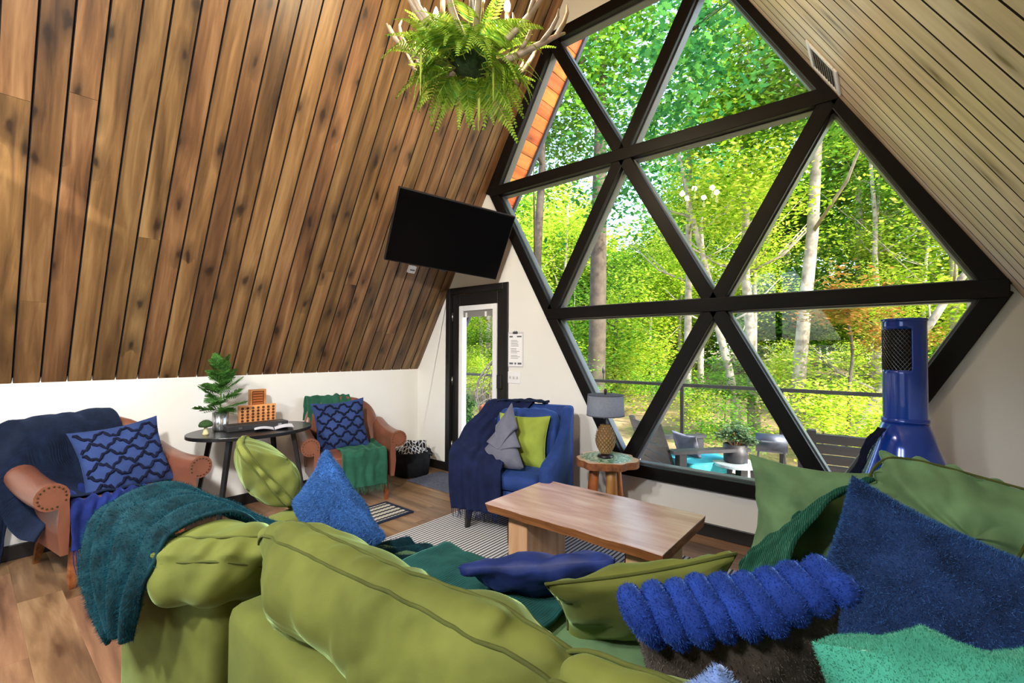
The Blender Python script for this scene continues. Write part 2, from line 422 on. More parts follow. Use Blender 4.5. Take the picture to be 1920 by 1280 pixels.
mb = MB(); mb.box(-XL - .14, -XL, YB, .14, -.9, KZ + .05); struct(mb.build('wall_left', M['wall']))
mb = MB(); mb.box(XR, XR + .14, YB, .14, -.9, KZ + .05); struct(mb.build('wall_right', M['wall']))
hole_b = [(-1.75, .45), (1.7, .45), (1.2, 1.6), (.35, 3.2), (-.45, 3.2), (-1.25, 1.6)]
struct(slab_with_holes('wall_back', M['wall'], [(-XL, 0), (XR, 0), (XR, KZ), (RX, RZ), (-XL, KZ)], [hole_b], YB - .14, YB))
mb = MB()
for a, b in zip(hole_b, hole_b[1:] + hole_b[:1]): mb.beam((a[0], YB - .05, a[1]), (b[0], YB - .05, b[1]), .1, .16, (0, 1, 0))
mb.beam((-1.25, YB - .05, 1.6), (1.2, YB - .05, 1.6), .1, .15, (0, 1, 0)); mb.beam((0, YB - .05, .45), (0, YB - .05, 3.2), .1, .15, (0, 1, 0))
wb = struct(mb.build('window_2', M['black_beam']))
for quad in ([(-1.75, .45), (0, .45), (0, 1.6), (-1.25, 1.6)], [(0, .45), (1.7, .45), (1.2, 1.6), (0, 1.6)], [(-1.25, 1.6), (0, 1.6), (0, 3.2), (-.45, 3.2)], [(0, 1.6), (1.2, 1.6), (.35, 3.2), (0, 3.2)]):
    mb = MB(); mb.prism(quad, lambda a, b, t: (a, t, b), YB - .06, YB - .054); mb.build('pane', M['glass'], wb)

# floor
mb = MB(); mb.box(-XL, XR, YB, .14, -.25, -.012); fl = struct(mb.build('floor', M['groove']))
mb = MB(); mb.box(-XL, XR, YB, -4.7, -.012, 0); mb.build('floor_plank_field', M['floor'], fl)['kind'] = 'stuff'
y0 = 0.0; row = 0
while y0 > -4.7:
    x = -XL - R.uniform(0, 1.1)
    while x < XR:
        a, b = max(x, -XL), min(x + 1.22, XR)
        if b - a > .03:
            yb = max(y0 - .18, -4.7)
            mb = MB(); c = .0012
            mb.prism([(0, 0), (0, .011), (c, .012), (y0 - yb - c, .012), (y0 - yb, .011), (y0 - yb, 0)], lambda p, q, s: (s, p, q), 0, b - a - .001)
            o = mb.build('floor_plank', M['floor'], fl); o.location = (a, yb, -.012)
        x += 1.22
    y0 -= .18; row += 1

# baseboards
def baseboard(name, x0, x1, y0, y1):
    mb = MB(); mb.box(x0, x1, y0, y1, 0, .1); return struct(mb.build(name, M['black'], bevel=.004))
baseboard('baseboard_left', -XL, -XL + .016, YB, 0)
baseboard('baseboard_right', XR - .016, XR, YB, 0)
mb = MB(); mb.box(-XL + .016, DX0, -.016, 0, 0, .1); mb.box(DX1, XR - .016, -.016, 0, 0, .1)
struct(mb.build('baseboard_front', M['black'], bevel=.004))

# ------------------------------------------------------------------ the triangular window
win = struct(thing('window_1', '', '')); del win['label']; del win['category']
BW = .105
segs = ['A1 C1', 'A2 C2', 'A3 B3', 'N0 N1', 'A1 N0', 'N0 B1', 'B1 N1', 'N1 C1', 'A2 A1', 'A1 B2', 'B2 B1', 'B1 C2', 'C2 C1', 'A3 A2', 'A3 B2', 'B2 B3', 'B3 C2']
for i, sg in enumerate(segs):
    a, b = (ND[k] for k in sg.split()); hz = a[1] == b[1]
    A = Vector((a[0], 0, a[1])); B = Vector((b[0], 0, b[1])); dd = (B - A).normalized()
    dep0, dep1 = (-.04, .11) if hz else (-.032, .108)
    yc = (dep0 + dep1) / 2; ex = .03 if hz else 0
    mb = MB(); q = Vector((0, yc, 0)); L = (B - A).length
    side = Vector((0, 1, 0)); x = dd.cross(side).normalized()
    P = []
    for s in (-ex, L + ex):
        for i2, j2 in ((-1, -1), (1, -1), (1, 1), (-1, 1)): P.append(Vector((s, i2 * BW / 2, j2 * (dep1 - dep0) / 2)))
    mb.hexa([tuple(p) for p in P])
    o = mb.build('mullion', M['black_beam'], win, bevel=.005)
    mt = Matrix((dd, x, side)).transposed().to_4x4(); mt.translation = A + q; o.matrix_world = mt
def inset(poly, d):
    n = len(poly); out = []
    ar = sum(poly[i][0] * poly[(i + 1) % n][1] - poly[(i + 1) % n][0] * poly[i][1] for i in range(n)); sg = 1 if ar > 0 else -1
    for i in range(n):
        p0, p1, p2 = Vector(poly[i - 1]), Vector(poly[i]), Vector(poly[(i + 1) % n])
        e1 = (p1 - p0).normalized(); e2 = (p2 - p1).normalized()
        n1 = Vector((-e1.y, e1.x)) * sg; n2 = Vector((-e2.y, e2.x)) * sg
        b = (n1 + n2); b = b / max(1e-6, b.dot(n1)) if b.length > 1e-6 else n1
        out.append(tuple(p1 + b * d))
    return out
tris = ['A1 N0 B1', 'N0 N1 B1', 'N1 C1 B1', 'A2 A1 B2', 'A1 B1 B2', 'B2 B1 C2', 'B1 C1 C2', 'A3 A2 B2', 'A3 B2 B3', 'B2 C2 B3']
for tr in tris:
    poly = [ND[k] for k in tr.split()]
    o1, o2 = inset(poly, .045), inset(poly, .063); mb = MB()
    for i in range(3):
        j = (i + 1) % 3; c = [o1[i], o1[j], o2[j], o2[i]]
        mb.hexa([(a, .02, b) for a, b in c] + [(a, .10, b) for a, b in c])
    mb.build('glazing_strip', M['bead'], win)
    g = inset(poly, .055); mb = MB(); mb.prism(g, lambda a, b, t: (a, t, b), .058, .064); mb.build('pane', M['glass'], win)
# wide trim between the left slope and the glass
mb = MB(); A = Vector((-U - .09, 0, Z2)); B = Vector((-.5 * U - .07, 0, Z3)); mb.beam(A + Vector((0, .02, 0)), B + Vector((0, .02, 0)), .1, .08, (0, 1, 0))
struct(mb.build('trim_1', M['black_beam']))

# ------------------------------------------------------------------ glazed door
dr = struct(thing('door_1', '', '')); del dr['label']; del dr['category']
mb = MB(); mb.box(DX0, DX0 + .07, -.02, .13, 0, DZ); mb.box(DX1 - .07, DX1, -.02, .13, 0, DZ); mb.box(DX0 + .07, DX1 - .07, -.02, .13, DZ - .07, DZ)
mb.build('door_frame', M['black'], dr, bevel=.004)
sx0, sx1 = DX0 + .075, DX1 - .075; gx0, gx1, gz0, gz1 = -2.055, -1.475, .24, 1.92
mb = MB(); mb.box(sx0, gx0, .03, .075, .02, DZ - .075); mb.box(gx1, sx1, .03, .075, .02, DZ - .075); mb.box(gx0, gx1, .03, .075, .02, gz0); mb.box(gx0, gx1, .03, .075, gz1, DZ - .075)
mb.build('door_leaf', M['black'], dr, bevel=.003)
mb = MB(); q = .06
mb.box(gx0, gx0 + q, .015, .085, gz0, gz1); mb.box(gx1 - q, gx1, .015, .085, gz0, gz1); mb.box(gx0 + q, gx1 - q, .015, .085, gz0, gz0 + q); mb.box(gx0 + q, gx1 - q, .015, .085, gz1 - q, gz1)
mb.build('glass_frame', M['white'], dr, bevel=.006)
mb = MB(); mb.box(gx0 + q, gx1 - q, .05, .056, gz0 + q, gz1 - q); mb.build('pane', M['glass'], dr)
mb = MB(); mb.box(gx0 + q, gx1 - q, .034, .05, gz1 - q - .07, gz1 - q); bl = mb.build('blind_headrail', plain('grey_blind', lin(130, 128, 125), .6), dr)
for k in (-.18, .12):
    mb = MB(); mb.box(-1.765 + k - .012, -1.765 + k + .012, .026, .034, gz1 - q - .075, gz1 - q - .02); mb.build('clip', M['white'], bl)
for z in (.3, 1.05, 1.8):
    mb = MB(); mb.tube([(sx0 - .003, -.006 + .03, z - .05), (sx0 - .003, .024, z + .05)], .009, 8); mb.build('hinge', M['steel'], dr, True)
mb = MB(); mb.box(-1.455, -1.385, -.005, .03, 1.0, 1.15); mb.build('keypad_lock', M['black'], dr, bevel=.008)
mb = MB(); mb.tube([(-1.41, .03, .86), (-1.41, -.03, .86), (-1.43, -.05, .86), (-1.53, -.05, .865)], .009, 8); mb.build('lever_handle', plain('dark_bronze', lin(52, 50, 50), .35, .8), dr, True)
mb = MB(); mb.box(sx0, sx1, .0, .14, .0, .018); mb.build('threshold', M['steel'], dr)
# ------------------------------------------------------------------ soft-goods builders
def pillow_fn(w, h, t, ear=.05, pinch=.06, power=.5, seed=0, wr=.006, wfreq=9):
    def fn(u, v, s):
        e = 1 + ear * (u * u * v * v)
        x = w / 2 * u * (1 - pinch * (1 - v * v)) * e; z = h / 2 * v * (1 - pinch * (1 - u * u)) * e
        d = max(0, (1 - abs(u) ** 2.2) * (1 - abs(v) ** 2.2)) ** power * t / 2
        k = nz(u * 2.3 + seed, v * 2.3, s * 3 + seed) * wr * 2 + abs(nz(u * wfreq * .5 + seed, v * wfreq * .5, seed * 2.1)) * wr * (.3 + u * u + v * v)
        return Vector((x, s * (d + k * (1 if d > .004 else 0)), z))
    return fn
def pillow_mesh(fn, n=26):
    mb = MB()
    for s in (-1, 1):
        def g(a, b, s=s):
            f = lambda q: math.sin((q - .5) * PI)          # denser near the edges
            return fn(f(a), f(b), s)
        mb.grid(g if s < 0 else (lambda a, b: g(1 - a, b)), n, n)
    return mb
def pillow(name, label, c, right, up, w, h, t, m, piping=None, seed=0, ear=.05, pinch=.06, wr=.006, n=26, group=None, cat='pillow', power=.5):
    fn = pillow_fn(w, h, t, ear, pinch, power, seed, wr)
    root = thing(name, label, cat, group=group)
    b = pillow_mesh(fn, n).build('pillow_body', m, root, True)
    if piping is not None:
        pts = []
        for a, bb in [((-1, -1), (1, -1)), ((1, -1), (1, 1)), ((1, 1), (-1, 1)), ((-1, 1), (-1, -1))]:
            for k in range(14):
                q = k / 14; pts.append(fn(a[0] + (bb[0] - a[0]) * q, a[1] + (bb[1] - a[1]) * q, 0))
        pts.append(pts[0]); MB().tube(pts, .0055, 6, False).build('piping', piping, root, True)
    orient(root, c, right, up); root['_fn'] = 0; del root['_fn']
    return root, b, fn

def boxed(w, h, t, r=.07, bulge=.05, seed=0, wr=.01, bend=None, ns=120, p=5.0):
    """boxed cushion: outline w x h (local XZ), thickness t (local Y), pulled-in seams and puckers; returns (mesh builder, seam loops)"""
    def outline(a):
        x, z = math.cos(a), math.sin(a)
        k = (abs(x) ** p + abs(z) ** p) ** (-1 / p); return w / 2 * x * k, h / 2 * z * k
    prof = []
    for i in range(13):
        q = i / 12; prof.append((q * .995, -t / 2 - bulge * (1 - q ** 2.4), 'f' if i < 12 else 's'))
    for i in range(1, 6):
        q = i / 6; prof.append((1 + .045 * math.sin(q * PI), -t / 2 + t * q, 'b'))
    for i in range(13):
        q = 1 - i / 12; prof.append((q * .995, t / 2 + bulge * (1 - q ** 2.4), 's' if i == 0 else 'f'))
    def pt(a, r0, y, kind):
        x, z = outline(a); s = a * (w + h) / PI
        pk = math.sin(s * 62 + 2.5 * nz(s * 2, seed, 1)) * wr * .55 * (math.exp(-((1 - r0) / .12) ** 2) if kind == 'f' else 1.0 if kind == 'b' else .2)
        k = nz(x * r0 * 4 + seed, z * r0 * 4, y * 6 + seed) * wr * 2.2 + abs(nz(x * r0 * 9 + seed, z * r0 * 5, seed)) * wr * 2.0 - abs(nz(x * r0 * 5 + z * 6 + seed, z * r0 * 3, seed + 4)) * wr * 1.8
        if kind == 's': k *= .2
        yy = y + (k if y > 0 else -k) * (1 if kind != 'b' else 0) + (pk if y > 0 else -pk) * (kind == 'f')
        rr = r0 + (k * .8 + pk * 1.2) / max(w, h) * (kind == 'b') * 2
        p = Vector((x * rr, yy, z * rr))
        return bend(p) if bend else p
    mb = MB(); n = len(prof)
    vs = [pt(2 * PI * k / ns, *pr) for pr in prof for k in range(ns)]; fs = []
    for i in range(n - 1):
        for k in range(ns): k2 = (k + 1) % ns; fs.append((i * ns + k, i * ns + k2, (i + 1) * ns + k2, (i + 1) * ns + k))
    mb.add(vs, fs)
    loops = [[pt(2 * PI * k / ns, 1.0, yy, 's') for k in range(ns)] for yy in (-t / 2, t / 2)]
    for lp in loops: lp.append(lp[0])
    return mb, loops
def cushion(name, label, c, right, up, w, h, t, m, seam, group=None, **kw):
    root = thing(name, label, 'cushion', group=group)
    mb, loops = boxed(w, h, t, **kw); mb.build('cushion_body', m, root, True, sub=1)
    for lp in loops: MB().tube(lp, .0045, 6, False).build('seam', seam, root, True)
    orient(root, c, right, up); return root

def cloth(path, width, sidev, fold=.02, nf=5, seed=0, taper=None, nu=40, nv=60, lift=None):
    """a throw lying along a path (world points); width runs along sidev (one vector or one per path point)"""
    P = [Vector(p) for p in path]
    if not isinstance(sidev, list): sidev = [sidev] * len(P)
    S = [Vector(s) for s in sidev]
    cum = [0]
    for a, b in zip(P, P[1:]): cum.append(cum[-1] + (b - a).length)
    def at(q):
        s = q * cum[-1]; i = 0
        while i < len(P) - 2 and cum[i + 1] < s: i += 1
        k = (s - cum[i]) / max(1e-6, cum[i + 1] - cum[i])
        def cr(A):
            p0, p1, p2, p3 = A[max(i - 1, 0)], A[i], A[i + 1], A[min(i + 2, len(A) - 1)]
            return .5 * (2 * p1 + (p2 - p0) * k + (2 * p0 - 5 * p1 + 4 * p2 - p3) * k * k + (3 * p1 - p0 - 3 * p2 + p3) * k ** 3)
        return cr(P), cr(S)
    def fn(a, b):
        p, s = at(b); p2, _ = at(min(1, b + .01)); p1, _ = at(max(0, b - .01)); t = (p2 - p1).normalized()
        nn = s.cross(t); nn = nn.normalized() if nn.length > 1e-6 else Vector((0, 0, 1))
        wd = width * (taper(b) if taper else 1)
        sq = 1 - .0 * b
        am = .3 + .9 * abs(nz(a * 2.3 + seed, b * 1.2, 4)) + .5 * max(0, b - .6)
        f = (math.sin(a * nf * 2 * PI + 5.0 * nz(b * 1.6, seed, a * 1.5) + seed) * am + nz(a * 5 + seed, b * 6, seed) * 1.1 + .5 * nz(a * 13, b * 11 + seed, 2)) * fold
        ff = fold * 1.5 + f
        return p + s * (a - .5) * wd * sq + nn * ff + (Vector(lift(a, b)) if lift else Vector())
    mb = MB(); mb.grid(fn, nu, nv); return mb, fn
def fringe(fn, m, parent, b, n, length, r=.003, name='fringe', down=(0, 0, -1), seed=0, a0=0.0, a1=1.0):
    rr = random.Random(seed); mb = MB()
    for i in range(n):
        p = fn(a0 + (a1 - a0) * (i + .5) / n, b); d = Vector(down) + Vector((rr.uniform(-.2, .2), rr.uniform(-.2, .2), 0))
        q = p + d * length * .5 + Vector((rr.uniform(-.01, .01), rr.uniform(-.01, .01), 0)); e = p + d * length * rr.uniform(.8, 1.1)
        mb.tube([p, q, e], [r, r * .8, r * .5], 5)
    return mb.build(name, m, parent)

M['leather'] = plain('tan_leather', lin(122, 76, 58), .3, var=.22, scale=5, bmp=.12, bscale=120)
M['leg_wood'] = wood('walnut_leg', [lin(80, 42, 20), lin(120, 68, 34), lin(150, 92, 50)], (4, 30, 30), .35)
M['brass'] = plain('aged_brass_nail', lin(90, 70, 45), .35, .9)
M['navy_knit'] = fabric('navy_knit', lin(15, 26, 48), .95, .25, lin(70, 95, 140), .3, 20, 70, .5)
M['navy'] = fabric('navy_cotton', lin(46, 64, 112), .9, .2, lin(120, 140, 200), .2)
M['navy_dark'] = fabric('dark_navy_tuft', lin(16, 22, 46), .95)
M['green_throw'] = fabric('bottle_green_wool', lin(38, 84, 66), .95, .4, lin(120, 200, 160), .25)
M['velvet'] = fabric('olive_green_velvet', lin(98, 104, 46), .8, .55, lin(180, 215, 150), .28, 5, 0, .12, 180)
M['velvet_seam'] = fabric('olive_seam', lin(74, 80, 34), .8, .3, lin(180, 200, 140))
M['velvet_cool'] = fabric('sage_green_velvet', lin(102, 134, 94), .8, .6, lin(190, 235, 200), .25, 6, 0, .12, 180)
M['lime'] = fabric('lime_velvet', lin(140, 156, 62), .85, .4, lin(210, 235, 150), .12)
M['blue_velvet'] = fabric('royal_blue_velvet', lin(34, 58, 116), .75, .6, lin(110, 160, 235), .2)
M['grey_velvet'] = fabric('grey_velvet', lin(100, 102, 116), .85, .5, lin(190, 190, 210), .15)
M['fur_blue'] = fabric('blue_pile', lin(40, 76, 128), .9, .6, lin(150, 190, 240), .55, 14)
M['fur_navy'] = fabric('navy_pile', lin(28, 48, 88), .9, 1.0, lin(120, 170, 240), .6, 9)
M['fur_teal'] = fabric('teal_shag', lin(14, 46, 54), .95, .35, lin(80, 160, 175), .6, 18)
M['fur_mint'] = fabric('mint_green_plush', lin(60, 142, 122), .92, .5, lin(160, 235, 205), .25, 12)
M['fur_brown'] = fabric('charcoal_brown_plush', lin(84, 76, 69), .95, .3, lin(150, 150, 160), .35, 12)
M['pile_blue'] = pilemat('blue_pile_tips', lin(36, 78, 140), lin(96, 146, 206))
M['pile_navy'] = pilemat('navy_pile_tips', lin(28, 56, 112), lin(100, 154, 228))
M['pile_royal'] = pilemat('royal_pile_tips', lin(30, 58, 140), lin(66, 108, 200))
M['fur_royal'] = fabric('royal_pile', lin(28, 54, 130), .9, .6, lin(120, 160, 240), .35, 14)
M['pile_teal'] = pilemat('teal_pile_tips', lin(12, 42, 52), lin(36, 92, 110))
M['pile_mint'] = pilemat('mint_pile_tips', lin(58, 140, 120), lin(112, 196, 170))
M['pile_brown'] = pilemat('brown_pile_tips', lin(74, 67, 61), lin(128, 120, 112))
M['pile_pale'] = pilemat('pale_blue_tips', lin(100, 130, 190), lin(160, 184, 226))
M['knit_green'] = fabric('dark_green_cable_knit', lin(22, 72, 56), .95, .4, lin(110, 190, 160), .3, 24, 40, .8)
M['quilt_teal'] = fabric('teal_quilt', lin(24, 70, 68), .95, .3, lin(120, 210, 190), .25, 16, 30, .5)

# ------------------------------------------------------------------ things on the walls and slopes
tv = thing('television', 'black flat screen television angled out from the brown plank slope', 'television')
mb = MB(); mb.box(-.575, .575, -.012, .03, -.335, .335); mb.build('casing', M['black'], tv, bevel=.004)
mb = MB(); mb.box(-.567, .567, -.0135, -.0125, -.325, .325); mb.build('screen', plain('black_screen', lin(3, 3, 4), .3, Specular_IOR_Level=.15), tv)
a, b, g = 1.14, .515, .094
Rz = Matrix.Rotation(a, 3, 'Z') @ Matrix.Rotation(b, 3, 'X') @ Matrix.Rotation(g, 3, 'Y')
mm = Rz.to_4x4(); mm.translation = (-1.418, -.698, 2.484); tv.matrix_world = mm
inv = mm.inverted(); hit = Vector((-(XL - (2.62 - KZ) * KL), -.70, 2.62))
mb = MB(); h0 = inv @ hit; mid = (h0 + Vector((0, .05, 0))) * .5 + Vector((.12, 0, 0))
mb.beam(Vector((0, .03, 0)), mid, .05, .03); mb.beam(mid, h0, .05, .03); mb.box(-.15, .15, .03, .045, -.12, .12); mb.build('mount_arm', M['black'], tv)
mb = MB(); mb.box(-.02, .02, -.012, .01, -.352, -.335); mb.build('status_light', plain('dark_plastic', lin(40, 40, 44), .4), tv)

dL, yL, nL, baseL, LL = slope_frame(-1); dR, yR, nR, baseR, LR = slope_frame(1)
def on_left(z, y): return Vector((-(XL - (z - KZ) * KL), y, z))
bx = thing('cable_box', 'small white cable box on the planks under the television', 'box')
mb = MB(); mb.box(-.045, .045, -.03, 0, -.04, .04); mb.build('housing', M['white'], bx, bevel=.005); mb = MB(); mb.box(-.03, .03, -.032, -.03, -.01, .005); mb.build('socket', M['bead'], bx)
orient(bx, on_left(2.27, -.63), (0, 1, 0), dL)
vt = thing('ceiling_vent', 'white framed square air vent in the pale plank slope', 'vent')
mb = MB()
for x0, x1, z0, z1 in ((-.16, .16, .115, .15), (-.16, .16, -.15, -.115), (-.16, -.125, -.115, .115), (.125, .16, -.115, .115)): mb.box(x0, x1, -.012, 0, z0, z1)
mb.build('frame', M['white'], vt, bevel=.004)
for k in range(9):
    mb = MB(); z = -.1 + k * .025; mb.hexa([(-.125, -.008, z - .008), (.125, -.008, z - .008), (.125, -.002, z + .012), (-.125, -.002, z + .012), (-.125, -.010, z - .006), (.125, -.010, z - .006), (.125, -.004, z + .014), (-.125, -.004, z + .014)]); mb.build('slat', plain('grey_slat', lin(120, 112, 104), .6) if k == 0 else bpy.data.materials['grey_slat'], vt)
zc = 3.17; orient(vt, Vector((XR - (zc - KZ) * KR, -.28, zc)), (0, -1, 0), dR)

nt_ = thing('notice', 'white printed notice on a clipboard beside the door', 'notice', (-1.19, -.001, 1.43))
mb = MB(); mb.box(-.1, .1, -.008, -.001, -.19, .17); mb.build('backing_board', plain('pale_board', lin(205, 206, 210), .4), nt_, bevel=.002)
mb = MB(); mb.box(-.09, .09, -.0095, -.008, -.18, .15); mb.build('sheet', plain('paper', lin(240, 240, 242), .8), nt_)
mb = MB(); mb.box(-.03, .03, -.016, -.008, .15, .175); mb.lathe([(.012, 0), (.012, .012)], 10, (0, -.012, .172)); mb.build('clip', plain('clip_grey', lin(120, 122, 128), .35, .7), nt_)
mb = MB(); rr = random.Random(3)
for k in range(14):
    z = .08 - k * .014
    if k in (5, 10): continue
    mb.box(-.06, -.06 + .12 * rr.uniform(.6, 1), -.0102, -.0096, z, z + .004)
for x0, x1 in ((-.08, -.035), (.02, .08)): mb.box(x0, x1, -.0102, -.0096, .115, .13)
for x0, x1 in ((-.08, -.03), (-.012, .012), (.03, .08)): mb.box(x0, x1, -.0102, -.0096, -.165, -.145)
mb.build('print', plain('ink', lin(95, 98, 108), .8), nt_)
sw = thing('switch_plate', 'white triple light switch plate below the notice', 'switch', (-1.21, -.001, 1.13))
mb = MB(); mb.box(-.085, .085, -.007, -.001, -.06, .06); mb.build('plate', M['white'], sw, bevel=.003)
for k in (-.048, 0, .048):
    mb = MB(); mb.box(k - .006, k + .006, -.018, -.007, -.012, .012); mb.build('switch', plain('switch_white', lin(190, 190, 190), .4), sw)

# ------------------------------------------------------------------ antler chandelier with ferns
ch = thing('antler_chandelier', 'antler chandelier filled with green ferns hanging under the ridge', 'chandelier', (0.03, -1.92, 3.03))
M['antler'] = plain('bone_antler', lin(150, 132, 114), .5, var=.28, scale=14, bmp=.2, bscale=50)
M['fern'] = leafmat('fern_green', [lin(80, 124, 30), lin(140, 176, 56), lin(176, 206, 90), lin(84, 150, 66)], .35, .25)
M['moss'] = plain('dark_moss', lin(40, 66, 28), .95, var=.5, scale=40, bmp=.8, bscale=70)
def antler(az, scale, rise, seed, z0=0.0, r0=.1):
    rr = random.Random(seed); mb = MB(); pts = []; n = 9; d = Vector((math.cos(az), math.sin(az), 0)); sdv = Vector((-math.sin(az), math.cos(az), 0)); cv = rr.uniform(-.16, .16)
    for i in range(n):
        q = i / (n - 1); pts.append(d * (r0 + scale * (.72 * q + .12 * math.sin(q * PI))) + sdv * cv * math.sin(q * 2.4) + Vector((0, 0, z0 - .08 + .8 * rise * q ** 1.5)))
    mb.tube(pts, [.021 - .014 * (i / (n - 1)) ** 1.3 for i in range(n)], 8)
    for i, ln in ((2, .13), (4, .2), (6, .15)):
        t = (pts[i + 1] - pts[i - 1]).normalized(); o = Vector((0, 0, 1)) * rr.uniform(.6, 1.0) + sdv * rr.uniform(-.5, .5) + d * rr.uniform(-.1, .3)
        L = ln * scale * 2 * rr.uniform(.7, 1.2); p = pts[i]
        mb.tube([p, p + o * L * .35 + t * L * .25, p + o * L * .7 + t * L * .35, p + o * L + t * L * .3], [.014, .012, .009, .003], 7)
    mb.build('antler', M['antler'], ch, True)
for i, (az, s, ri, z0) in enumerate([(3.75, .52, .30, .02), (3.35, .50, .22, .0), (4.4, .46, .34, .04), (5.0, .40, .40, .04), (5.7, .46, .38, .05), (.4, .50, .36, .05), (1.2, .5, .3, .02), (2.0, .5, .3, .04), (2.7, .52, .3, .02), (.75, .55, .17, 0), (4.05, .36, .5, .05), (5.35, .34, .5, .05)]): antler(az, s, ri, 40 + i, z0)
mb = MB(); mb.lathe([(.02, -.12), (.08, -.10), (.13, -.05), (.14, .02), (.11, .06), (.04, .08)], 18, wob=lambda a, z: 1 + .15 * math.sin(5 * a + z * 20)); mb.build('moss_basket', M['moss'], ch, True)
mb = MB(); mb.tube([(0, 0, .05), (0, 0, RZ - 3.03 - .02)], .012, 8); mb.lathe([(.05, RZ - 3.12), (.05, RZ - 3.06)], 16); mb.build('hanging_rod', M['black'], ch, True)
def frond_mesh(name, L, wd, droop, n=22):
    mb = MB(); pts = []
    for i in range(n + 1):
        q = i / n; pts.append(Vector((L * (q - .12 * q * q), 0, L * (.35 * q - droop * q * q))))
    mb.tube(pts, [.0028 * (1 - .8 * i / n) for i in range(n + 1)], 4)
    for i in range(2, n + 1):
        q = i / n; w = wd * (math.sin(min(1, q * 1.25 + .08) * PI * .72 + .25)) * (1.05 - q * .85); t = (pts[i] - pts[i - 1]).normalized()
        for s in (-1, 1):
            p = pts[i]; e = p + Vector((0, s, 0)) * w + t * w * .45 - Vector((0, 0, .18 * w)); md = (p + e) / 2; th = t * L / n * .52
            mb.add([p - th * .4, md - th * .75, e, md + th * .75, p + th * .4], [(0, 1, 2), (0, 2, 4), (4, 2, 3)])
    me = mb.mesh(name); me.materials.append(M['fern']); return me
fr_me = [frond_mesh('frond_a', .40, .09, .5), frond_mesh('frond_b', .33, .095, .8), frond_mesh('frond_c', .36, .06, .3)]
for i in range(92):
    k = R.choice([0, 0, 1, 1, 2]); o = bpy.data.objects.new('fern_frond', fr_me[k]); COL.objects.link(o); o.parent = ch
    az = i * 2.39996; rad = R.uniform(.05, .16); z = R.uniform(-.12, .02)
    o.location = (rad * math.cos(az), rad * math.sin(az), z); el = R.uniform(-.2, .5) if k == 2 else R.uniform(-.6, .15)
    o.rotation_euler = (R.uniform(-.5, .5), -el, az); s = R.uniform(.75, 1.15); o.scale = (s, s, s)
M['vine'] = plain('yellow_green_vine', lin(150, 165, 60), .7)
for i in range(10):
    az = i * 2.1; rr_ = .15 + .05 * (i % 3); mb = MB(); L = .16 + .03 * (i % 4); x, y = rr_ * math.cos(az), rr_ * math.sin(az)
    mb.tube([(x, y, .02), (x * 1.08, y * 1.08, -.08), (x * 1.08, y * 1.08, -.08 - L)], [.005, .006, .003], 5); mb.build('hanging_vine', M['vine'], ch, True)
M['bulb'] = emit('warm_bulb', (1, .8, .55, 1), 6.0)
for i in range(6):
    az = .5 + i * PI / 3; x, y = .2 * math.cos(az), .2 * math.sin(az)
    mb = MB(); mb.tube([(x, y, .0), (x, y, .18)], .013, 8); sl = mb.build('candle_sleeve', plain('brown_sleeve', lin(120, 90, 60), .6) if i == 0 else bpy.data.materials['brown_sleeve'], ch, True)
    mb = MB(); mb.lathe([(.006, 0), (.017, .025), (.018, .045), (.009, .075), (.001, .092)], 12, (x, y, .18)); mb.build('bulb', M['bulb'], sl, True)
    ld = bpy.data.lights.new('chandelier_lamp', 'POINT'); ld.energy = 11; ld.color = (1, .80, .52); ld.shadow_soft_size = .03
    lo = bpy.data.objects.new('chandelier_lamp', ld); COL.objects.link(lo); lo.location = (.03 + x, -1.92 + y, 3.03 + .31)

# unseen fill spots added behind the camera to brighten the room
def fill_spot(label, pos, aim, e, ang):
    t = thing('fill_spotlight', label, 'lamp', group='fill spotlights added behind the sofa')
    d = (Vector(aim) - Vector(pos)).normalized(); q = d.to_track_quat('-Z', 'Y')
    MB().lathe([(.03, .16), (.05, .15), (.07, .0), (.066, .0), (.045, .14)], 24).build('shade', M['black'], t, True)
    MB().lathe([(.062, .03), (.062, .035)], 24).build('lens', emit('warm_lens', (1, .93, .82, 1), 3) if 'warm_lens' not in bpy.data.materials else bpy.data.materials['warm_lens'], t)
    m = q.to_matrix().to_4x4(); m.translation = pos; t.matrix_world = m
    up = m.inverted(); x = pos[0]; top = KZ + ((XL - abs(x)) / KL if x < 0 else (XR - x) / KR)
    MB().tube([(0, 0, .155), up @ Vector((pos[0], pos[1], top))], .01, 8).build('stem', M['black'], t)
    ld = bpy.data.lights.new('fill_lamp', 'SPOT'); ld.energy = e; ld.spot_size = math.radians(ang); ld.spot_blend = .9; ld.color = (1, .96, .91); ld.shadow_soft_size = .12
    lo = bpy.data.objects.new('fill_lamp', ld); COL.objects.link(lo); lo.matrix_world = m; lo.location = Vector(pos) + d * .02
fill_spot('unseen fill spotlight added behind the sofa aimed at the brown slope', (1.15, -4.3, 2.7), (-1.9, -2.0, 1.9), 400, 104)
fill_spot('unseen fill spotlight added behind the sofa aimed down on the sofa back', (-.1, -5.2, 3.2), (.2, -3.4, 0), 300, 95)
fill_spot('unseen fill spotlight added behind the sofa aimed at the right hand pillows', (.9, -5.0, 2.9), (1.9, -2.5, .3), 200, 60)
fill_spot('unseen fill spotlight added behind the sofa aimed at the left armchair', (-.6, -4.6, 2.9), (-1.9, -2.6, .3), 190, 110)

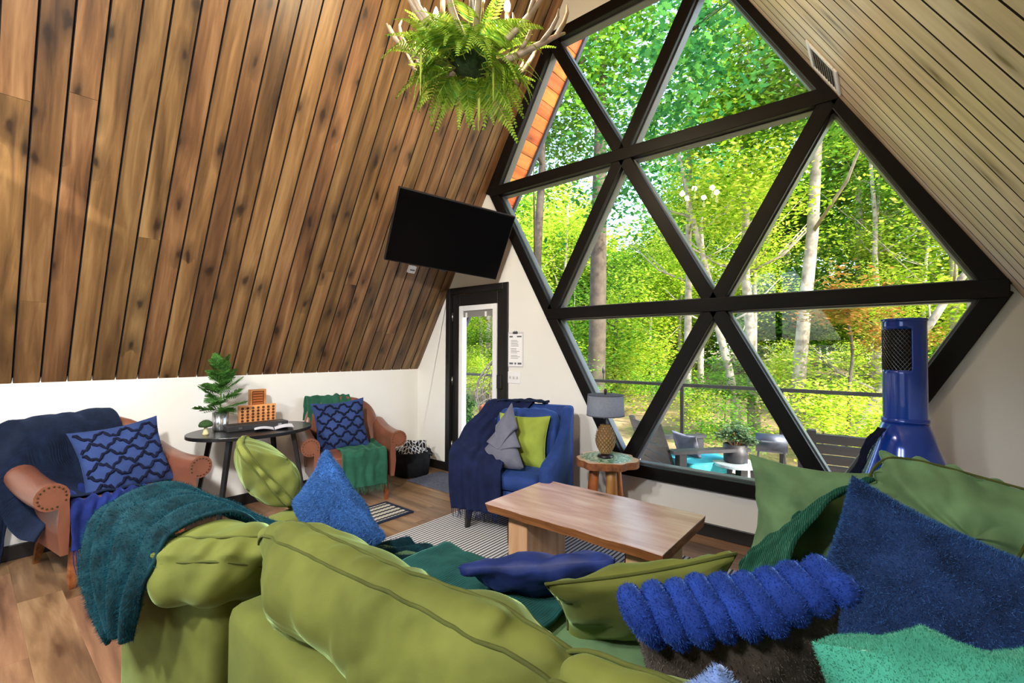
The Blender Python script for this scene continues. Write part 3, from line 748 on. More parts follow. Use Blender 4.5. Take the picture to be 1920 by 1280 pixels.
# ------------------------------------------------------------------ leather armchairs (local front = +X)
def make_armchair(name, label):
    t = thing(name, label, 'chair', group='tan leather armchairs')
    mb = MB(); mb.box(-.30, .30, -.31, .31, .22, .37); mb.build('seat_frame', M['leather'], t, bevel=.02)
    def seat(a, b):
        an = a * 2 * PI; z = .35 + .115 * b; k = (1 - .9 * max(0, (b - .75) / .25) ** 3)
        c, s = math.cos(an), math.sin(an); p = (abs(c) ** 6 + abs(s) ** 6) ** (-1 / 6)
        return (.03 + .305 * c * p * k, .295 * s * p * k, z + .02 * (1 - (c * p * k) ** 2) * b)
    MB().grid(seat, 48, 14, True).build('seat_cushion', M['leather'], t, True)
    def back(a, b):
        z = .30 + .63 * b; q = max(0, (z - .58) / .35); hw = .33 * max(.02, 1 - q ** 4) ** .5 + .03 * (1 - q); th = .075 * max(.12, (1 - q ** 6)) ** .5
        an = a * 2 * PI; c, s = math.cos(an), math.sin(an); p = (abs(c) ** 3.5 + abs(s) ** 3.5) ** (-1 / 3.5)
        yy = hw * c * p; return (-.27 + th * s * p + .12 * (yy / .36) ** 2 * (1 - .5 * b) - .10 * b, yy, z)
    MB().grid(back, 56, 26, True).build('backrest', M['leather'], t, True)
    MB().box(-.31, -.22, -.28, .28, .22, .5).build('back_panel', M['leather'], t, bevel=.02)
    for s in (-1, 1):
        sec = [(.30, .22), (.295, .40), (.30, .53)]
        for k in range(15):
            an = PI - k * (PI * 1.62) / 14; sec.append((.375 + .078 * math.cos(an), .565 + .078 * math.sin(an)))
        sec += [(.345, .47), (.35, .36), (.335, .22)]
        mb = MB(); n = len(sec); vs = []; fs = []; NX = 9
        for i in range(NX):
            q = i / (NX - 1); x = -.27 + .61 * q; dz = .06 * (1 - q) ** 2 - .012 * math.sin(q * PI); out = .015 * q * q
            for yy, z in sec: vs.append((x, s * (yy + out), z + dz * (z > .3)))
        for i in range(NX - 1):
            for k in range(n): k2 = (k + 1) % n; fs.append((i * n + k, i * n + k2, (i + 1) * n + k2, (i + 1) * n + k))
        fs += [tuple(range(n))[::-1], tuple((NX - 1) * n + k for k in range(n))]
        mb.add(vs, fs); arm = mb.build('arm', M['leather'], t, True)
        mod = arm.modifiers.new('e', 'EDGE_SPLIT'); mod.split_angle = 1.0
        # nails round the arm front
        mb = MB()
        for yy, z in sec[2:18]:
            cy, cz = .375 + (yy - .375) * .78, .565 + (z - .565) * .78
            mb.lathe([(.006, 0), (.0055, .003), (.001, .005)], 6, (0, 0, 0))
            for j in range(len(mb.v) - 18, len(mb.v)):
                vx, vy, vz = mb.v[j]; mb.v[j] = (.34 + vz, s * (cy + .015) + vx, cz + vy)
        mb.build('nailhead_trim', M['brass'], arm)
        mb = MB(); mb.tube([(.29, s * .27, .25), (.30, s * .275, .16), (.305, s * .285, .08), (.30, s * .285, 0)], [.034, .032, .026, .02], 4); mb.build('leg', M['leg_wood'], t)
        mb = MB(); mb.tube([(-.24, s * .25, .25), (-.29, s * .26, .12), (-.34, s * .265, 0)], [.032, .028, .02], 4); mb.build('leg', M['leg_wood'], t)
    return t
CH1 = make_armchair('leather_armchair', 'tan leather armchair under the navy knit throw, nearest the left edge')
CH1.location = (-2.30, -2.98, 0); CH1.rotation_euler = (0, 0, math.radians(11)); CH1.scale = (.98, 1.0, 1.0)
CH2 = copytree(CH1); CH2['label'] = 'tan leather armchair with the green throw between console table and black basket'
CH2.location = (-2.27, -1.25, 0); CH2.rotation_euler = (0, 0, math.radians(-17)); CH2.scale = (.98, 1, 1)
def loc(ch, p):
    m = Matrix.Rotation(ch.rotation_euler.z, 4, 'Z'); m.translation = ch.location; return m @ Vector(p)
def locv(ch, v): return Matrix.Rotation(ch.rotation_euler.z, 3, 'Z') @ Vector(v)

def chevron(name, label, c, right, up, seed):
    root, b, fn = pillow(name, label, c, right, up, .46, .46, .16, M['navy'], None, seed, .07, .05, .004, group='navy chevron pillows')
    for r in range(6):
        v0 = -.78 + r * .31; pts = []
        for k in range(33):
            u = -.94 + 1.88 * k / 32; tri = abs(((k / 32 * 3.5) % 1) * 2 - 1); v = v0 + (.24 if r % 2 else -.24) * (tri - .5) + .04 * math.sin(k * 2.0)
            v = max(-.96, min(.96, v)); p = fn(u, v, -1); pts.append(p + Vector((0, -.002, 0)))
        MB().tube(pts, [.009 + .0025 * (i % 2) for i in range(33)], 6).build('tufted_band', M['navy_dark'], root)
    return root
chevron('chevron_pillow', 'navy chevron tufted pillow on the armchair nearest the left edge', loc(CH1, (.02, .06, .665)), locv(CH1, (.08, .97, .12)), locv(CH1, (-.42, -.1, .9)), 3)
chevron('chevron_pillow', 'navy chevron tufted pillow on the armchair with the green throw', loc(CH2, (-.02, -.06, .685)), locv(CH2, (.05, .97, .07)), locv(CH2, (-.36, -.05, .93)), 5)

def throw(name, label, path, width, sidev, m, fr=None, **kw):
    mb, fn = cloth(path, width, sidev, **kw); t = thing(name, label, 'throw')
    o = mb.build('cloth', m, t, True, solid=.008)
    if fr:
        for b, n, L, dn in fr: fringe(fn, m, t, b, n, L, down=dn)
    return t, fn, o
c1 = lambda *p: loc(CH1, p)
throw('knit_throw', 'dark navy knit throw over the back of the left-edge armchair', [c1(-.43, -.46, .08), c1(-.45, -.45, .4), c1(-.46, -.38, .75), c1(-.44, -.22, .95), c1(-.33, -.17, .955), c1(-.2, -.17, .85), c1(-.17, -.15, .62), c1(-.06, -.14, .51), c1(.16, -.15, .51)],
      .5, [locv(CH1, s) for s in ((.03, .25, 0), (.03, .4, 0), (.02, .8, .0), (0, 1, .05), (0, 1, .05), (0, 1, 0), (0, 1, 0), (0, .9, 0), (.1, .8, 0))], M['navy_knit'], [(0, 12, .09, (0, 0, -1))], fold=.010, nf=4, seed=2, taper=lambda b: 1.0 if b < .3 else 1.24, lift=lambda a, b: (.0, 0, -1.1 * max(0, .2 - a) * (b > .3)))
throw('fringed_throw', 'royal navy fringed throw bunched over the seat front of the left-edge armchair', [c1(-.12, -.02, .53), c1(.1, -.06, .50), c1(.28, -.10, .52), c1(.355, -.12, .47), c1(.375, -.13, .34), c1(.38, -.13, .24)],
      .4, [locv(CH1, s) for s in ((0, 1, 0), (0, 1, .0), (0, 1, .0), (.0, .95, 0), (0, .9, 0), (0, .9, 0))], fabric('royal_navy_wool', lin(24, 38, 98), .95, .3, lin(90, 120, 220), .35), [(1.0, 34, .14, (0, 0, -1))], fold=.016, nf=6, seed=9)
c2 = lambda *p: loc(CH2, p)
throw('wool_throw', 'green wool throw over the back of the armchair beside the basket', [c2(-.43, -.13, .7), c2(-.425, -.12, .9), c2(-.36, -.11, .955), c2(-.25, -.11, .85), c2(-.19, -.11, .6), c2(-.14, -.11, .5)],
      .42, locv(CH2, (0, 1, 0)), M['green_throw'], None, fold=.010, nf=5, seed=4)
throw('fringed_throw', 'green fringed throw falling over the seat of the armchair beside the basket', [c2(-.1, .08, .52), c2(.12, .08, .5), c2(.3, .07, .505), c2(.365, .07, .46), c2(.38, .07, .3), c2(.385, .07, .17)],
      .40, locv(CH2, (0, 1, 0)), M['green_throw'], [(1.0, 40, .06, (0, 0, -1))], fold=.012, nf=4, seed=6)

# ------------------------------------------------------------------ oval console table and what stands on it
CT = (-2.34, -2.08, 0); TZ = .745
t = thing('oval_table', 'black oval side table with splayed legs between the leather armchairs', 'table', CT)
ell = [(.36 * math.cos(a), .47 * math.sin(a)) for a in [2 * PI * k / 48 for k in range(48)]]
mb = MB(); mb.prism(ell, lambda a, b, z: (a, b, z), TZ - .028, TZ); mb.build('table_top', plain('black_lacquer', lin(22, 22, 25), .28, var=.1), t, bevel=.004)
for sx, sy in ((-1, -1), (-1, 1), (1, -1), (1, 1)):
    mb = MB(); mb.beam((sx * .2, sy * .24, TZ - .028), (sx * .27, sy * .34, 0), .034, .034, taper=.65); mb.build('leg', M['black'], t)
def ontable(x, y): return (CT[0] + x, CT[1] + y, TZ)
pp = thing('potted_fern', 'feathery green plant in a fluted silver pot on the oval table', 'plant', ontable(-.12, -.2))
mb = MB(); mb.lathe([(.05, 0), (.055, .01), (.058, .15), (.05, .15), (.048, .12)], 40, wob=lambda a, z: 1 + .035 * math.cos(a * 14)); mb.build('pot', plain('silver_pot', lin(190, 192, 194), .25, .9), pp, True)
M['feather'] = leafmat('feathery_green', [lin(50, 96, 46), lin(84, 136, 62), lin(112, 164, 78)], .3, .1)
def feather(L, seed):
    rr = random.Random(seed); mb = MB()
    mb.tube([(0, 0, 0), (L * .5, 0, L * .02), (L, 0, -L * .06)], [.003, .002, .001], 4)
    for i in range(11):
        q = .15 + .85 * i / 11
        for s in (-1, 1):
            p = Vector((L * q, 0, 0)); ln = L * .42 * (1.1 - q); e = p + Vector((ln * .75, s * ln, ln * rr.uniform(-.25, .25)))
            for j in range(6):
                k = (j + .5) / 6; b = p.lerp(e, k)
                for s2 in (-1, 1):
                    d = Vector((.016, s2 * .014 * s, .004)); mb.add([b, b + d + Vector((.004, -.004, 0)), b + d * 1.3, b + d + Vector((-.004, .004, 0))], [(0, 1, 2, 3)])
            mb.tube([p, e], [.0015, .0006], 3)
    me = mb.mesh('feather'); me.materials.append(M['feather']); return me
fm = [feather(.19, 1), feather(.15, 2), feather(.11, 3)]
mb = MB(); mb.tube([(0, 0, .1), (.0, .0, .3), (-.005, -.01, .54)], [.005, .004, .001], 5); mb.build('stem', M['feather'], pp)
for i in range(26):
    q = i / 25; o = bpy.data.objects.new('frond', fm[0 if q < .45 else 1 if q < .75 else 2]); COL.objects.link(o); o.parent = pp
    o.location = (0, 0, .13 + .4 * q); o.rotation_euler = (R.uniform(-.4, .4), -(.2 + .75 * q + R.uniform(-.25, .25)), i * 2.4)
mf = thing('mushroom_ornament', 'small mushroom ornament with green moss cap on the oval table', 'ornament', ontable(-.0, -.34))
mb = MB(); mb.lathe([(.024, 0), (.022, .01), (.013, .04), (.012, .065)], 14); mb.build('stalk', plain('cream_stalk', lin(200, 190, 140), .5), mf, True)
mb = MB(); mb.lathe([(.008, .06), (.045, .062), (.05, .075), (.042, .095), (.02, .11), (.003, .114)], 18); mb.build('cap', M['moss'], mf, True)
gm = thing('connect_four_game', 'wooden four-in-a-row game standing against the wall on the table', 'game', ontable(-.17, .10), math.radians(90))
M['ply'] = wood('honey_plywood', [lin(170, 112, 52), lin(200, 142, 76), lin(216, 164, 98)], (3, 16, 16), .5)
M['hole'] = plain('dark_hole', lin(84, 44, 20), .8)
mb = MB(); mb.box(-.15, .15, -.02, .02, 0, .18); mb.build('board', M['ply'], gm, bevel=.003)
for i in range(7):
    for j in range(6):
        mb = MB(); mb.lathe([(.0115, 0), (.0115, .003)], 8)
        mb.v = [(x - .126 + i * .042, -.0205 - z, y + .024 + j * .0265) for x, y, z in mb.v]; mb.build('hole', M['hole'], gm)
bo = thing('wooden_token_box', 'small wooden token box stacked upright behind the game', 'box', ontable(-.2, .12), math.radians(90))
mb = MB()
for x0, x1, z0, z1 in ((-.065, .065, 0, .16), (-.065, -.05, .16, .31), (.05, .065, .16, .31), (-.05, .05, .295, .31), (-.05, .05, .16, .175)): mb.box(x0, x1, .0, .05, z0, z1)
mb.build('box_frame', M['ply'], bo); mb = MB(); mb.box(-.05, .05, .03, .05, .175, .295); mb.build('back', M['hole'], bo)
for k in range(5):
    mb = MB(); mb.box(-.042, .042, .008, .03, .18 + k * .023, .197 + k * .023); mb.build('token_row', plain('rust_token', lin(160, 88, 34), .5) if k == 0 else bpy.data.materials['rust_token'], bo)
cs = thing('game_case', 'flat black latched case in front of the wooden game', 'case', ontable(.0, .03), math.radians(86))
mb = MB(); mb.box(-.23, .23, -.07, .07, 0, .05); mb.build('case_body', plain('black_case', lin(38, 36, 38), .5), cs, bevel=.006)
for k in (-.14, .16):
    mb = MB(); mb.box(k - .014, k + .014, -.073, -.07, .018, .034); mb.build('latch', M['steel'], cs)
bk = thing('open_booklet', 'open white booklet lying on the black oval table', 'booklet', ontable(.12, .12), math.radians(70))
for s in (-1, 1):
    mb = MB()
    for k in range(3): mb.grid(lambda a, b, k=k: (s * (.004 + a * .14), -.1 + .2 * b, .004 + .016 * math.sin(a * PI * .8) + k * .0015), 8, 2)
    mb.build('page', plain('booklet_paper', lin(226, 226, 236), .7) if s < 0 else bpy.data.materials['booklet_paper'], bk, True)

# ------------------------------------------------------------------ basket, mats, rugs
bs = thing('storage_basket', 'black woven basket in the corner beside the door', 'basket', (-2.42, -.36, 0), math.radians(40))
mb = MB(); mb.lathe([(.17, 0), (.19, .01), (.215, .27), (.2, .27), (.18, .03)], 36, wob=lambda a, z: 1 + .012 * math.cos(a * 36)); mb.build('basket_body', fabric('black_rope', lin(30, 31, 34), .9, 0, None, .3, 20, 60, .8), bs, True)
for s in (-1, 1):
    mb = MB(); mb.tube([(s * .2, -.06, .25), (s * .235, -.03, .22), (s * .235, .03, .22), (s * .2, .06, .25)], .01, 6); mb.build('handle', M['black'], bs, True)
def checkmat():
    m, n, l, p = nmat('black_white_check'); setp(p, Roughness=.95); v = objcoord(n, l, (1, 1, 1), False); br = n.new('ShaderNodeTexBrick')
    br.offset = 0; br.inputs['Color1'].default_value = lin(22, 22, 26); br.inputs['Color2'].default_value = lin(26, 26, 30); br.inputs['Mortar'].default_value = lin(220, 220, 220)
    br.inputs['Scale'].default_value = 14; br.inputs['Mortar Size'].default_value = .05; br.inputs['Brick Width'].default_value = .5; br.inputs['Row Height'].default_value = .5
    l.new(v, br.inputs['Vector']); l.new(br.outputs[0], p.inputs['Base Color']); return m
ck = thing('check_blanket', 'black and white checked blanket folded in the woven basket', 'blanket', (-2.42, -.36, .2), math.radians(40))
mb = MB(); mb.grid(lambda a, b: ((a - .5) * .36 * math.sqrt(max(.05, 1 - (2 * b - 1) ** 2)), (b - .5) * .36, .08 + .05 * nz(a * 4, b * 4, 3) - .05 * ((2 * a - 1) ** 2) + .05 * math.sin(b * 5)), 24, 24); mb.build('cloth', checkmat(), ck, True, solid=.01)
mb = MB(); mb.grid(lambda a, b: (.02 + (a - .5) * .26, .1 - .05 * b + .02 * math.sin(a * 9), .05 + .12 * b), 16, 8); mb.build('fold', bpy.data.materials['black_white_check'], ck, True, solid=.01)
mb = MB(); mb.box(-.38, .38, -.24, .24, 0, .012); dm = mb.build('door_mat', fabric('grey_mat', lin(88, 92, 106), .95, 0, None, .25, 40), None, bevel=.004); dm.location = (-1.85, -.33, .0005)
tag(dm, 'flat grey mat on the floor in front of the door', 'mat')

def rug_mat(name, c1, c2, sx, sy):
    m, n, l, p = nmat(name); setp(p, Roughness=.95); v = objcoord(n, l, (1, 1, 1), False)
    w = n.new('ShaderNodeTexWave'); w.bands_direction = 'X'; w.inputs['Scale'].default_value = sx; w.inputs['Distortion'].default_value = .15; l.new(v, w.inputs['Vector'])
    w2 = n.new('ShaderNodeTexWave'); w2.bands_direction = 'Y'; w2.inputs['Scale'].default_value = sy; l.new(v, w2.inputs['Vector'])
    mn = n.new('ShaderNodeMath'); mn.operation = 'MULTIPLY_ADD'; mn.inputs[1].default_value = .35; l.new(w2.outputs['Fac'], mn.inputs[0]); l.new(w.outputs['Fac'], mn.inputs[2])
    r = ramp(n, [(.52, c1), (.62, c2)]); l.new(mn.outputs[0], r.inputs[0]); l.new(r.outputs[0], p.inputs['Base Color']); bump(n, l, p, mn.outputs[0], .5, .004); return m
mb = MB(); mb.box(-1.13, 1.13, -.92, .92, 0, .012); rg = mb.build('woven_rug', rug_mat('cream_charcoal_stripe', lin(52, 56, 68), lin(206, 204, 200), 10.5, 30), None, bevel=.004); rg.location = (.0, -1.40, .0005)
tag(rg, 'cream and charcoal striped woven rug under the coffee table', 'rug')
rn = thing('runner_rug', 'dark bordered patterned runner between the sofa and the leather armchairs', 'rug', (-1.62, -2.1, .0005))
mb = MB(); mb.box(-.17, .17, -.95, .95, 0, .01); mb.build('field', rug_mat('cream_black_pattern', lin(40, 42, 48), lin(190, 184, 170), 4.5, 9), rn)
mb = MB()
for x0, x1, y0, y1 in ((-.2, -.17, -.98, .98), (.17, .2, -.98, .98), (-.17, .17, .95, .98), (-.17, .17, -.98, -.95)): mb.box(x0, x1, y0, y1, 0, .012)
mb.build('border', fabric('navy_border', lin(34, 44, 66), .95), rn)

# ------------------------------------------------------------------ blue armchair (local front = -Y)
bc = thing('blue_armchair', 'royal blue velvet armchair with sloped arms beside the door', 'chair', (-.60, -.66, 0), math.radians(17))
mb = MB(); mb.box(-.37, .37, -.36, .28, .2, .34); mb.build('seat_frame', M['blue_velvet'], bc, True, bevel=.02)
mb = MB(); mb.box(-.275, .275, -.38, .2, .34, .46); mb.build('seat_cushion', M['blue_velvet'], bc, True, bevel=.045)
mb = MB(); mb.hexa([(-.36, .2, .3), (.36, .2, .3), (.36, .33, .3), (-.36, .33, .3), (-.36, .28, .93), (.36, .28, .93), (.36, .38, .93), (-.36, .38, .93)]); mb.build('backrest', M['blue_velvet'], bc, True, bevel=.03)
mb, lps = boxed(.54, .44, .13, seed=4, wr=.006, bulge=.03); o = mb.build('back_cushion', M['blue_velvet'], bc, True, sub=1); o.location = (0, .15, .68); o.rotation_euler = (-.16, 0, 0)
for s in (-1, 1):
    x0, x1 = (s * .285, s * .375) if s > 0 else (s * .375, s * .285); mb = MB()
    mb.prism([(-.40, .22), (-.39, .55), (-.33, .58), (-.05, .64), (.13, .76), (.23, .92), (.30, .93), (.30, .22)], lambda a, b, x: (x, a, b), x0, x1); mb.build('arm', M['blue_velvet'], bc, True, bevel=.025)
    for y0 in (-.32, .24):
        mb = MB(); mb.beam((s * .31, y0, .2), (s * .325, y0 + (-.02 if y0 < 0 else .05), 0), .05, .05, taper=.6); mb.build('leg', M['black'], bc)
B = lambda *p: loc(bc, p); BV = lambda *v: locv(bc, v)
pillow('lime_pillow', 'lime green square pillow on the blue velvet armchair', B(-.0, .02, .655), BV(.99, -.05, .0), BV(0, .22, .97), .43, .40, .13, M['lime'], M['lime'], 8, .08, .05)
# tree shaped pillow
tp = thing('tree_pillow', 'grey velvet fir tree shaped pillow on the blue armchair', 'pillow')
half = [(0, .46), (.045, .36), (.10, .26), (.065, .255), (.11, .18), (.155, .115), (.12, .115), (.17, .04), (.215, -.03), (.19, -.05), (.10, -.06), (0, -.062)]
pts2 = half + [(-x, z) for x, z in half[::-1][1:-1]]
def dens(P, k=4):
    out = []
    for i in range(len(P)):
        a, b = Vector(P[i]), Vector(P[(i + 1) % len(P)])
        for j in range(k): out.append(a.lerp(b, j / k))
    return out
dp = dens(pts2); cen = Vector((0, .06)); mb = MB(); rings = [1, .97, .88, .74, .55, .32, .1]
for s in (-1, 1):
    vs = []; fs = []; n = len(dp)
    for r in rings:
        for p in dp:
            q = Vector((p.x * r, cen.y + (p.y - cen.y) * r)); vs.append((q.x, s * .065 * (1 - r ** 3) ** .6, q.y))
    for i in range(len(rings) - 1):
        for k in range(n): k2 = (k + 1) % n; f = (i * n + k, i * n + k2, (i + 1) * n + k2, (i + 1) * n + k); fs.append(f if s < 0 else f[::-1])
    fs.append(tuple((len(rings) - 1) * n + k for k in range(n))); mb.add(vs, fs)
mb.build('pillow_body', M['grey_velvet'], tp, True)
orient(tp, B(-.1, -.2, .54), BV(.98, -.1, -.06), BV(.05, .3, .95))
t_, fn_, _ = throw('chair_throw', 'dark navy fringed throw over the arm and seat of the blue armchair', [B(-.24, .36, .8), B(-.22, .34, .955), B(-.22, .25, .955), B(-.3, .12, .80), B(-.33, -.05, .70), B(-.27, -.2, .63), B(-.24, -.35, .60), B(-.23, -.43, .52), B(-.22, -.435, .34), B(-.21, -.44, .18)],
      .44, [BV(*s) for s in ((1, 0, 0), (1, 0, 0), (1, 0, 0), (.7, 0, -.3), (.75, 0, -.35), (.95, 0, -.3), (1, 0, -.28), (1, 0, -.2), (1, 0, 0), (.95, 0, 0))], fabric('midnight_wool', lin(20, 28, 60), .95, .3, lin(80, 100, 170), .3), [(1.0, 36, .07, (0, 0, -1))], fold=.013, nf=5, seed=12)
throw('shawl', 'crumpled navy shawl along the top of the blue armchair', [B(-.34, .33, .965), B(-.1, .33, .975), B(.12, .33, .965)], .15, BV(0, 1, 0), M['navy_knit'], None, fold=.012, nf=2, seed=15)

# ------------------------------------------------------------------ log side table and pine cone lamp
st = thing('log_side_table', 'live edge log slice side table on branch legs below the window', 'table', (.02, -.34, 0))
def ro(a): return .235 * (1 + .06 * math.sin(3 * a + 1) + .05 * math.sin(7 * a) + .03 * math.sin(12 * a + 2))
M['bark'] = plain('rough_bark', lin(128, 78, 44), .9, var=.45, scale=25, bmp=.9, bscale=40)
def slicemat():
    m, n, l, p = nmat('painted_log_slice'); setp(p, Roughness=.35); v = objcoord(n, l, (1, 1, 0), False)
    wv = n.new('ShaderNodeTexNoise'); wv.inputs['Scale'].default_value = 22; wv.inputs['Detail'].default_value = 3; wv.inputs['Distortion'].default_value = 2.5; l.new(v, wv.inputs['Vector'])
    r = ramp(n, [(.42, lin(198, 206, 190)), (.5, lin(120, 160, 110)), (.56, lin(40, 100, 62))]); l.new(wv.outputs[0], r.inputs[0])
    ln = n.new('ShaderNodeVectorMath'); ln.operation = 'LENGTH'; l.new(v, ln.inputs[0])
    rr = ramp(n, [(.19, (0, 0, 0, 1)), (.215, (1, 1, 1, 1))]); l.new(ln.outputs['Value'], rr.inputs[0])
    l.new(mix(n, l, rr.outputs[0], r.outputs[0], lin(200, 168, 136)), p.inputs['Base Color']); return m
prof = lambda k: [(ro(a) * k * math.cos(a), ro(a) * k * math.sin(a)) for a in [2 * PI * i / 64 for i in range(64)]]
mb = MB(); mb.prism(prof(1), lambda a, b, z: (a, b, z), .5, .553); slab = mb.build('slab', M['bark'], st)
mb = MB(); mb.prism(prof(.985), lambda a, b, z: (a, b, z), .553, .556); mb.build('painted_face', slicemat(), slab)
for i, (a, w) in enumerate(((-2.2, .042), (-.75, .046), (1.2, .04))):
    mb = MB(); x, y = .12 * math.cos(a), .12 * math.sin(a); mb.tube([(x * 1.15, y * 1.15, 0), (x * 1.05, y * 1.08, .2), (x * .95, y * .9, .4), (x * .8, y * .8, .505)], [w, w * 1.06, w * .95, w], 9)
    mb.build('leg', M['log'] if 'log' in M else M.setdefault('log', wood('golden_log', [lin(110, 62, 24), lin(178, 116, 54), lin(208, 152, 84)], (12, 12, 2), .5, .2)), st, True)
lp = thing('table_lamp', 'pine cone table lamp with grey linen drum shade on the log table', 'lamp', (.01, -.34, .556))
mb = MB(); mb.lathe([(.062, 0), (.066, .008), (.06, .02), (.035, .026)], 24); mb.build('base', plain('dark_base', lin(30, 28, 30), .3), lp, True)
mb = MB(); mb.lathe([(.03, .024), (.06, .07), (.078, .13), (.07, .19), (.045, .24), (.028, .262)], 24); cone = mb.build('cone_body', plain('cone_core', lin(110, 84, 48), .8), lp, True)
M['cone'] = plain('cone_scale', lin(170, 138, 92), .6, var=.3, scale=30)
me_s = MB().add([(-.008, 0, 0), (.008, 0, 0), (.006, .012, .012), (0, .016, .016), (-.006, .012, .012), (0, .004, .01)], [(0, 1, 5), (1, 2, 5), (2, 3, 5), (3, 4, 5), (4, 0, 5), (0, 4, 3, 2, 1)]).mesh('scale'); me_s.materials.append(M['cone'])
for row in range(13):
    z = .035 + row * .0172; q = (z - .024) / .238
    rr_ = .03 + .05 * math.sin(min(1, q * 1.05 + .02) * PI) ** .8
    for k in range(16):
        o = bpy.data.objects.new('cone_scale', me_s); COL.objects.link(o); o.parent = lp; a = 2 * PI * (k + .5 * (row % 2)) / 16
        o.location = (rr_ * .96 * math.cos(a), rr_ * .96 * math.sin(a), z); o.rotation_euler = (.35, 0, a - PI / 2)
mb = MB(); mb.tube([(0, 0, .26), (0, 0, .5)], .008, 8); mb.build('stem', M['black'], lp)
mb = MB(); mb.lathe([(.149, .335), (.150, .337), (.142, .50), (.138, .50), (.146, .335)], 40); sh = mb.build('shade', fabric('grey_linen', lin(128, 136, 152), .9, 0, None, .08, 60, 200, .3), lp, True)
for z, r in ((.337, .1515), (.498, .1435)):
    mb = MB(); mb.lathe([(r - .001, z - .004), (r, z - .004), (r, z + .004), (r - .001, z + .004)], 40); mb.build('trim', plain('dark_trim', lin(74, 78, 92), .8) if z < .4 else bpy.data.materials['dark_trim'], sh)
mb = MB(); mb.tube([(-.14, 0, .485), (.14, 0, .485)], .003, 5); mb.lathe([(.004, .48), (.012, .52), (.013, .535), (.006, .55)], 10); mb.build('finial', M['black'], lp, True)

# ------------------------------------------------------------------ coffee table
ct = thing('coffee_table', 'live edge wooden slab coffee table on the striped rug', 'table', (.36, -1.19, .0125))
M['slab'] = wood('pinkish_slab', [lin(172, 138, 118), lin(204, 176, 158), lin(226, 206, 192)], (1.4, 9, 9), .26, .05, pvar=0, bmp=.08)
M['edge'] = wood('raw_edge', [lin(84, 44, 20), lin(132, 76, 38), lin(168, 106, 58)], (3, 12, 30), .6, 0, pvar=0, bmp=.5)
n = 40; ft = []; bk_ = []
for i in range(n + 1):
    x = -.57 + 1.14 * i / n; ft.append((x, -.335 + .012 * nz(x * 6, 1, 0) + .006 * nz(x * 20, 2, 0))); bk_.append((x, .335 + .012 * nz(x * 6, 5, 0)))
poly = ft + bk_[::-1]; ins = [(x * .992, y - .016 * (1 if y > 0 else -1)) for x, y in poly]; m_ = len(poly)
mb = MB(); mb.prism(poly, lambda a, b, z: (a + (.0 if z > .42 else 0), b, z), .428, .4335); tb = mb.build('table_top', M['slab'], ct)
mb = MB(); vs = [(x, y, .4285) for x, y in poly] + [(x * .99, y - .022 * (1 if y > 0 else -1), .375) for x, y in poly]; fs = [(i, (i + 1) % m_, m_ + (i + 1) % m_, m_ + i) for i in range(m_)] + [tuple(range(m_, 2 * m_))]
mb.add(vs, fs); mb.build('live_edge', M['edge'], tb)
M['block'] = wood('pale_block', [lin(150, 108, 70), lin(184, 142, 102), lin(202, 166, 128)], (14, 14, 1.6), .6, .1, pvar=.05)
for x in (-.40, .40):
    mb = MB(); mb.box(x - .075, x + .075, -.22, .22, 0, .375); lg = mb.build('block_leg', M['block'], ct, bevel=.006)
    mb = MB(); mb.grid(lambda a, b: (x - .075 - .018 - .02 * nz(b * 5, a * 2, x), -.2 + .4 * a, .37 * b), 8, 10); mb.grid(lambda a, b: (x - .075 - .003, -.2 + .4 * a, .37 * b), 2, 2); mb.build('bark_side', M['edge'], lg, True)
# ------------------------------------------------------------------ sectional sofa, back to the camera
GS = 'sofa sections'
def rounded(mbx, name, m, parent, bv=.04): return mbx.build(name, m, parent, True, bevel=bv)
Lp = Vector((-.46, -3.26)); Rp = Vector((.085, -3.118)); dirw = (Rp - Lp).normalized(); nin = Vector((-dirw.y, dirw.x))
s1 = thing('sofa_section', 'leftmost olive velvet sofa section, turned slightly, teal throw over its end', 'sofa', (-.25, -2.75, 0), group=GS)
def wp(v, z): return (v.x + .25, v.y + 2.75, z)
def prismw(poly, z0, z1):
    mb = MB(); mb.prism([(p.x + .25, p.y + 2.75) for p in poly], lambda a, b, z: (a, b, z), z0, z1); return mb
rounded(prismw([Lp, Rp, Rp + nin * .2, Lp + nin * .2], .04, .63), 'back', M['velvet'], s1)
rounded(prismw([Lp + nin * .205, Lp + nin * .205 + dirw * .18, Lp + nin * .92 + dirw * .18, Lp + nin * .92], .04, .6), 'arm', M['velvet'], s1)
ring = [Lp + nin * .21 + dirw * .185, Rp + nin * .21, Vector((.12, -2.19)), Lp + nin * .92 + dirw * .185]
rounded(prismw(ring, .04, .28), 'seat_base', M['velvet'], s1, .02); rounded(prismw(ring, .285, .455), 'seat_cushion', M['velvet_cool'], s1, .06)
for v in (Lp + nin * .1 + dirw * .1, Rp + nin * .1 - dirw * .1, Lp + nin * .85 + dirw * .1, Vector((.05, -2.3))):
    mb = MB(); p = wp(v, 0); mb.box(p[0] - .03, p[0] + .03, p[1] - .03, p[1] + .03, 0, .045); mb.build('foot', M['black'], s1)
def section(label, x0, x1):
    s = thing('sofa_section', label, 'sofa', ((x0 + x1) / 2, -2.65, 0), group=GS); h = (x1 - x0) / 2
    rounded(MB().box(-h, h, -.47, -.25, .04, .63), 'back', M['velvet'], s, .045)
    rounded(MB().box(-h, h, -.245, .46, .04, .28), 'seat_base', M['velvet'], s, .02); rounded(MB().box(-h, h, -.245, .48, .285, .455), 'seat_cushion', M['velvet_cool'], s, .06)
    for x in (-h + .1, h - .1):
        for y in (-.4, .4): MB().box(x - .03, x + .03, y - .03, y + .03, 0, .045).build('foot', M['black'], s)
    return s
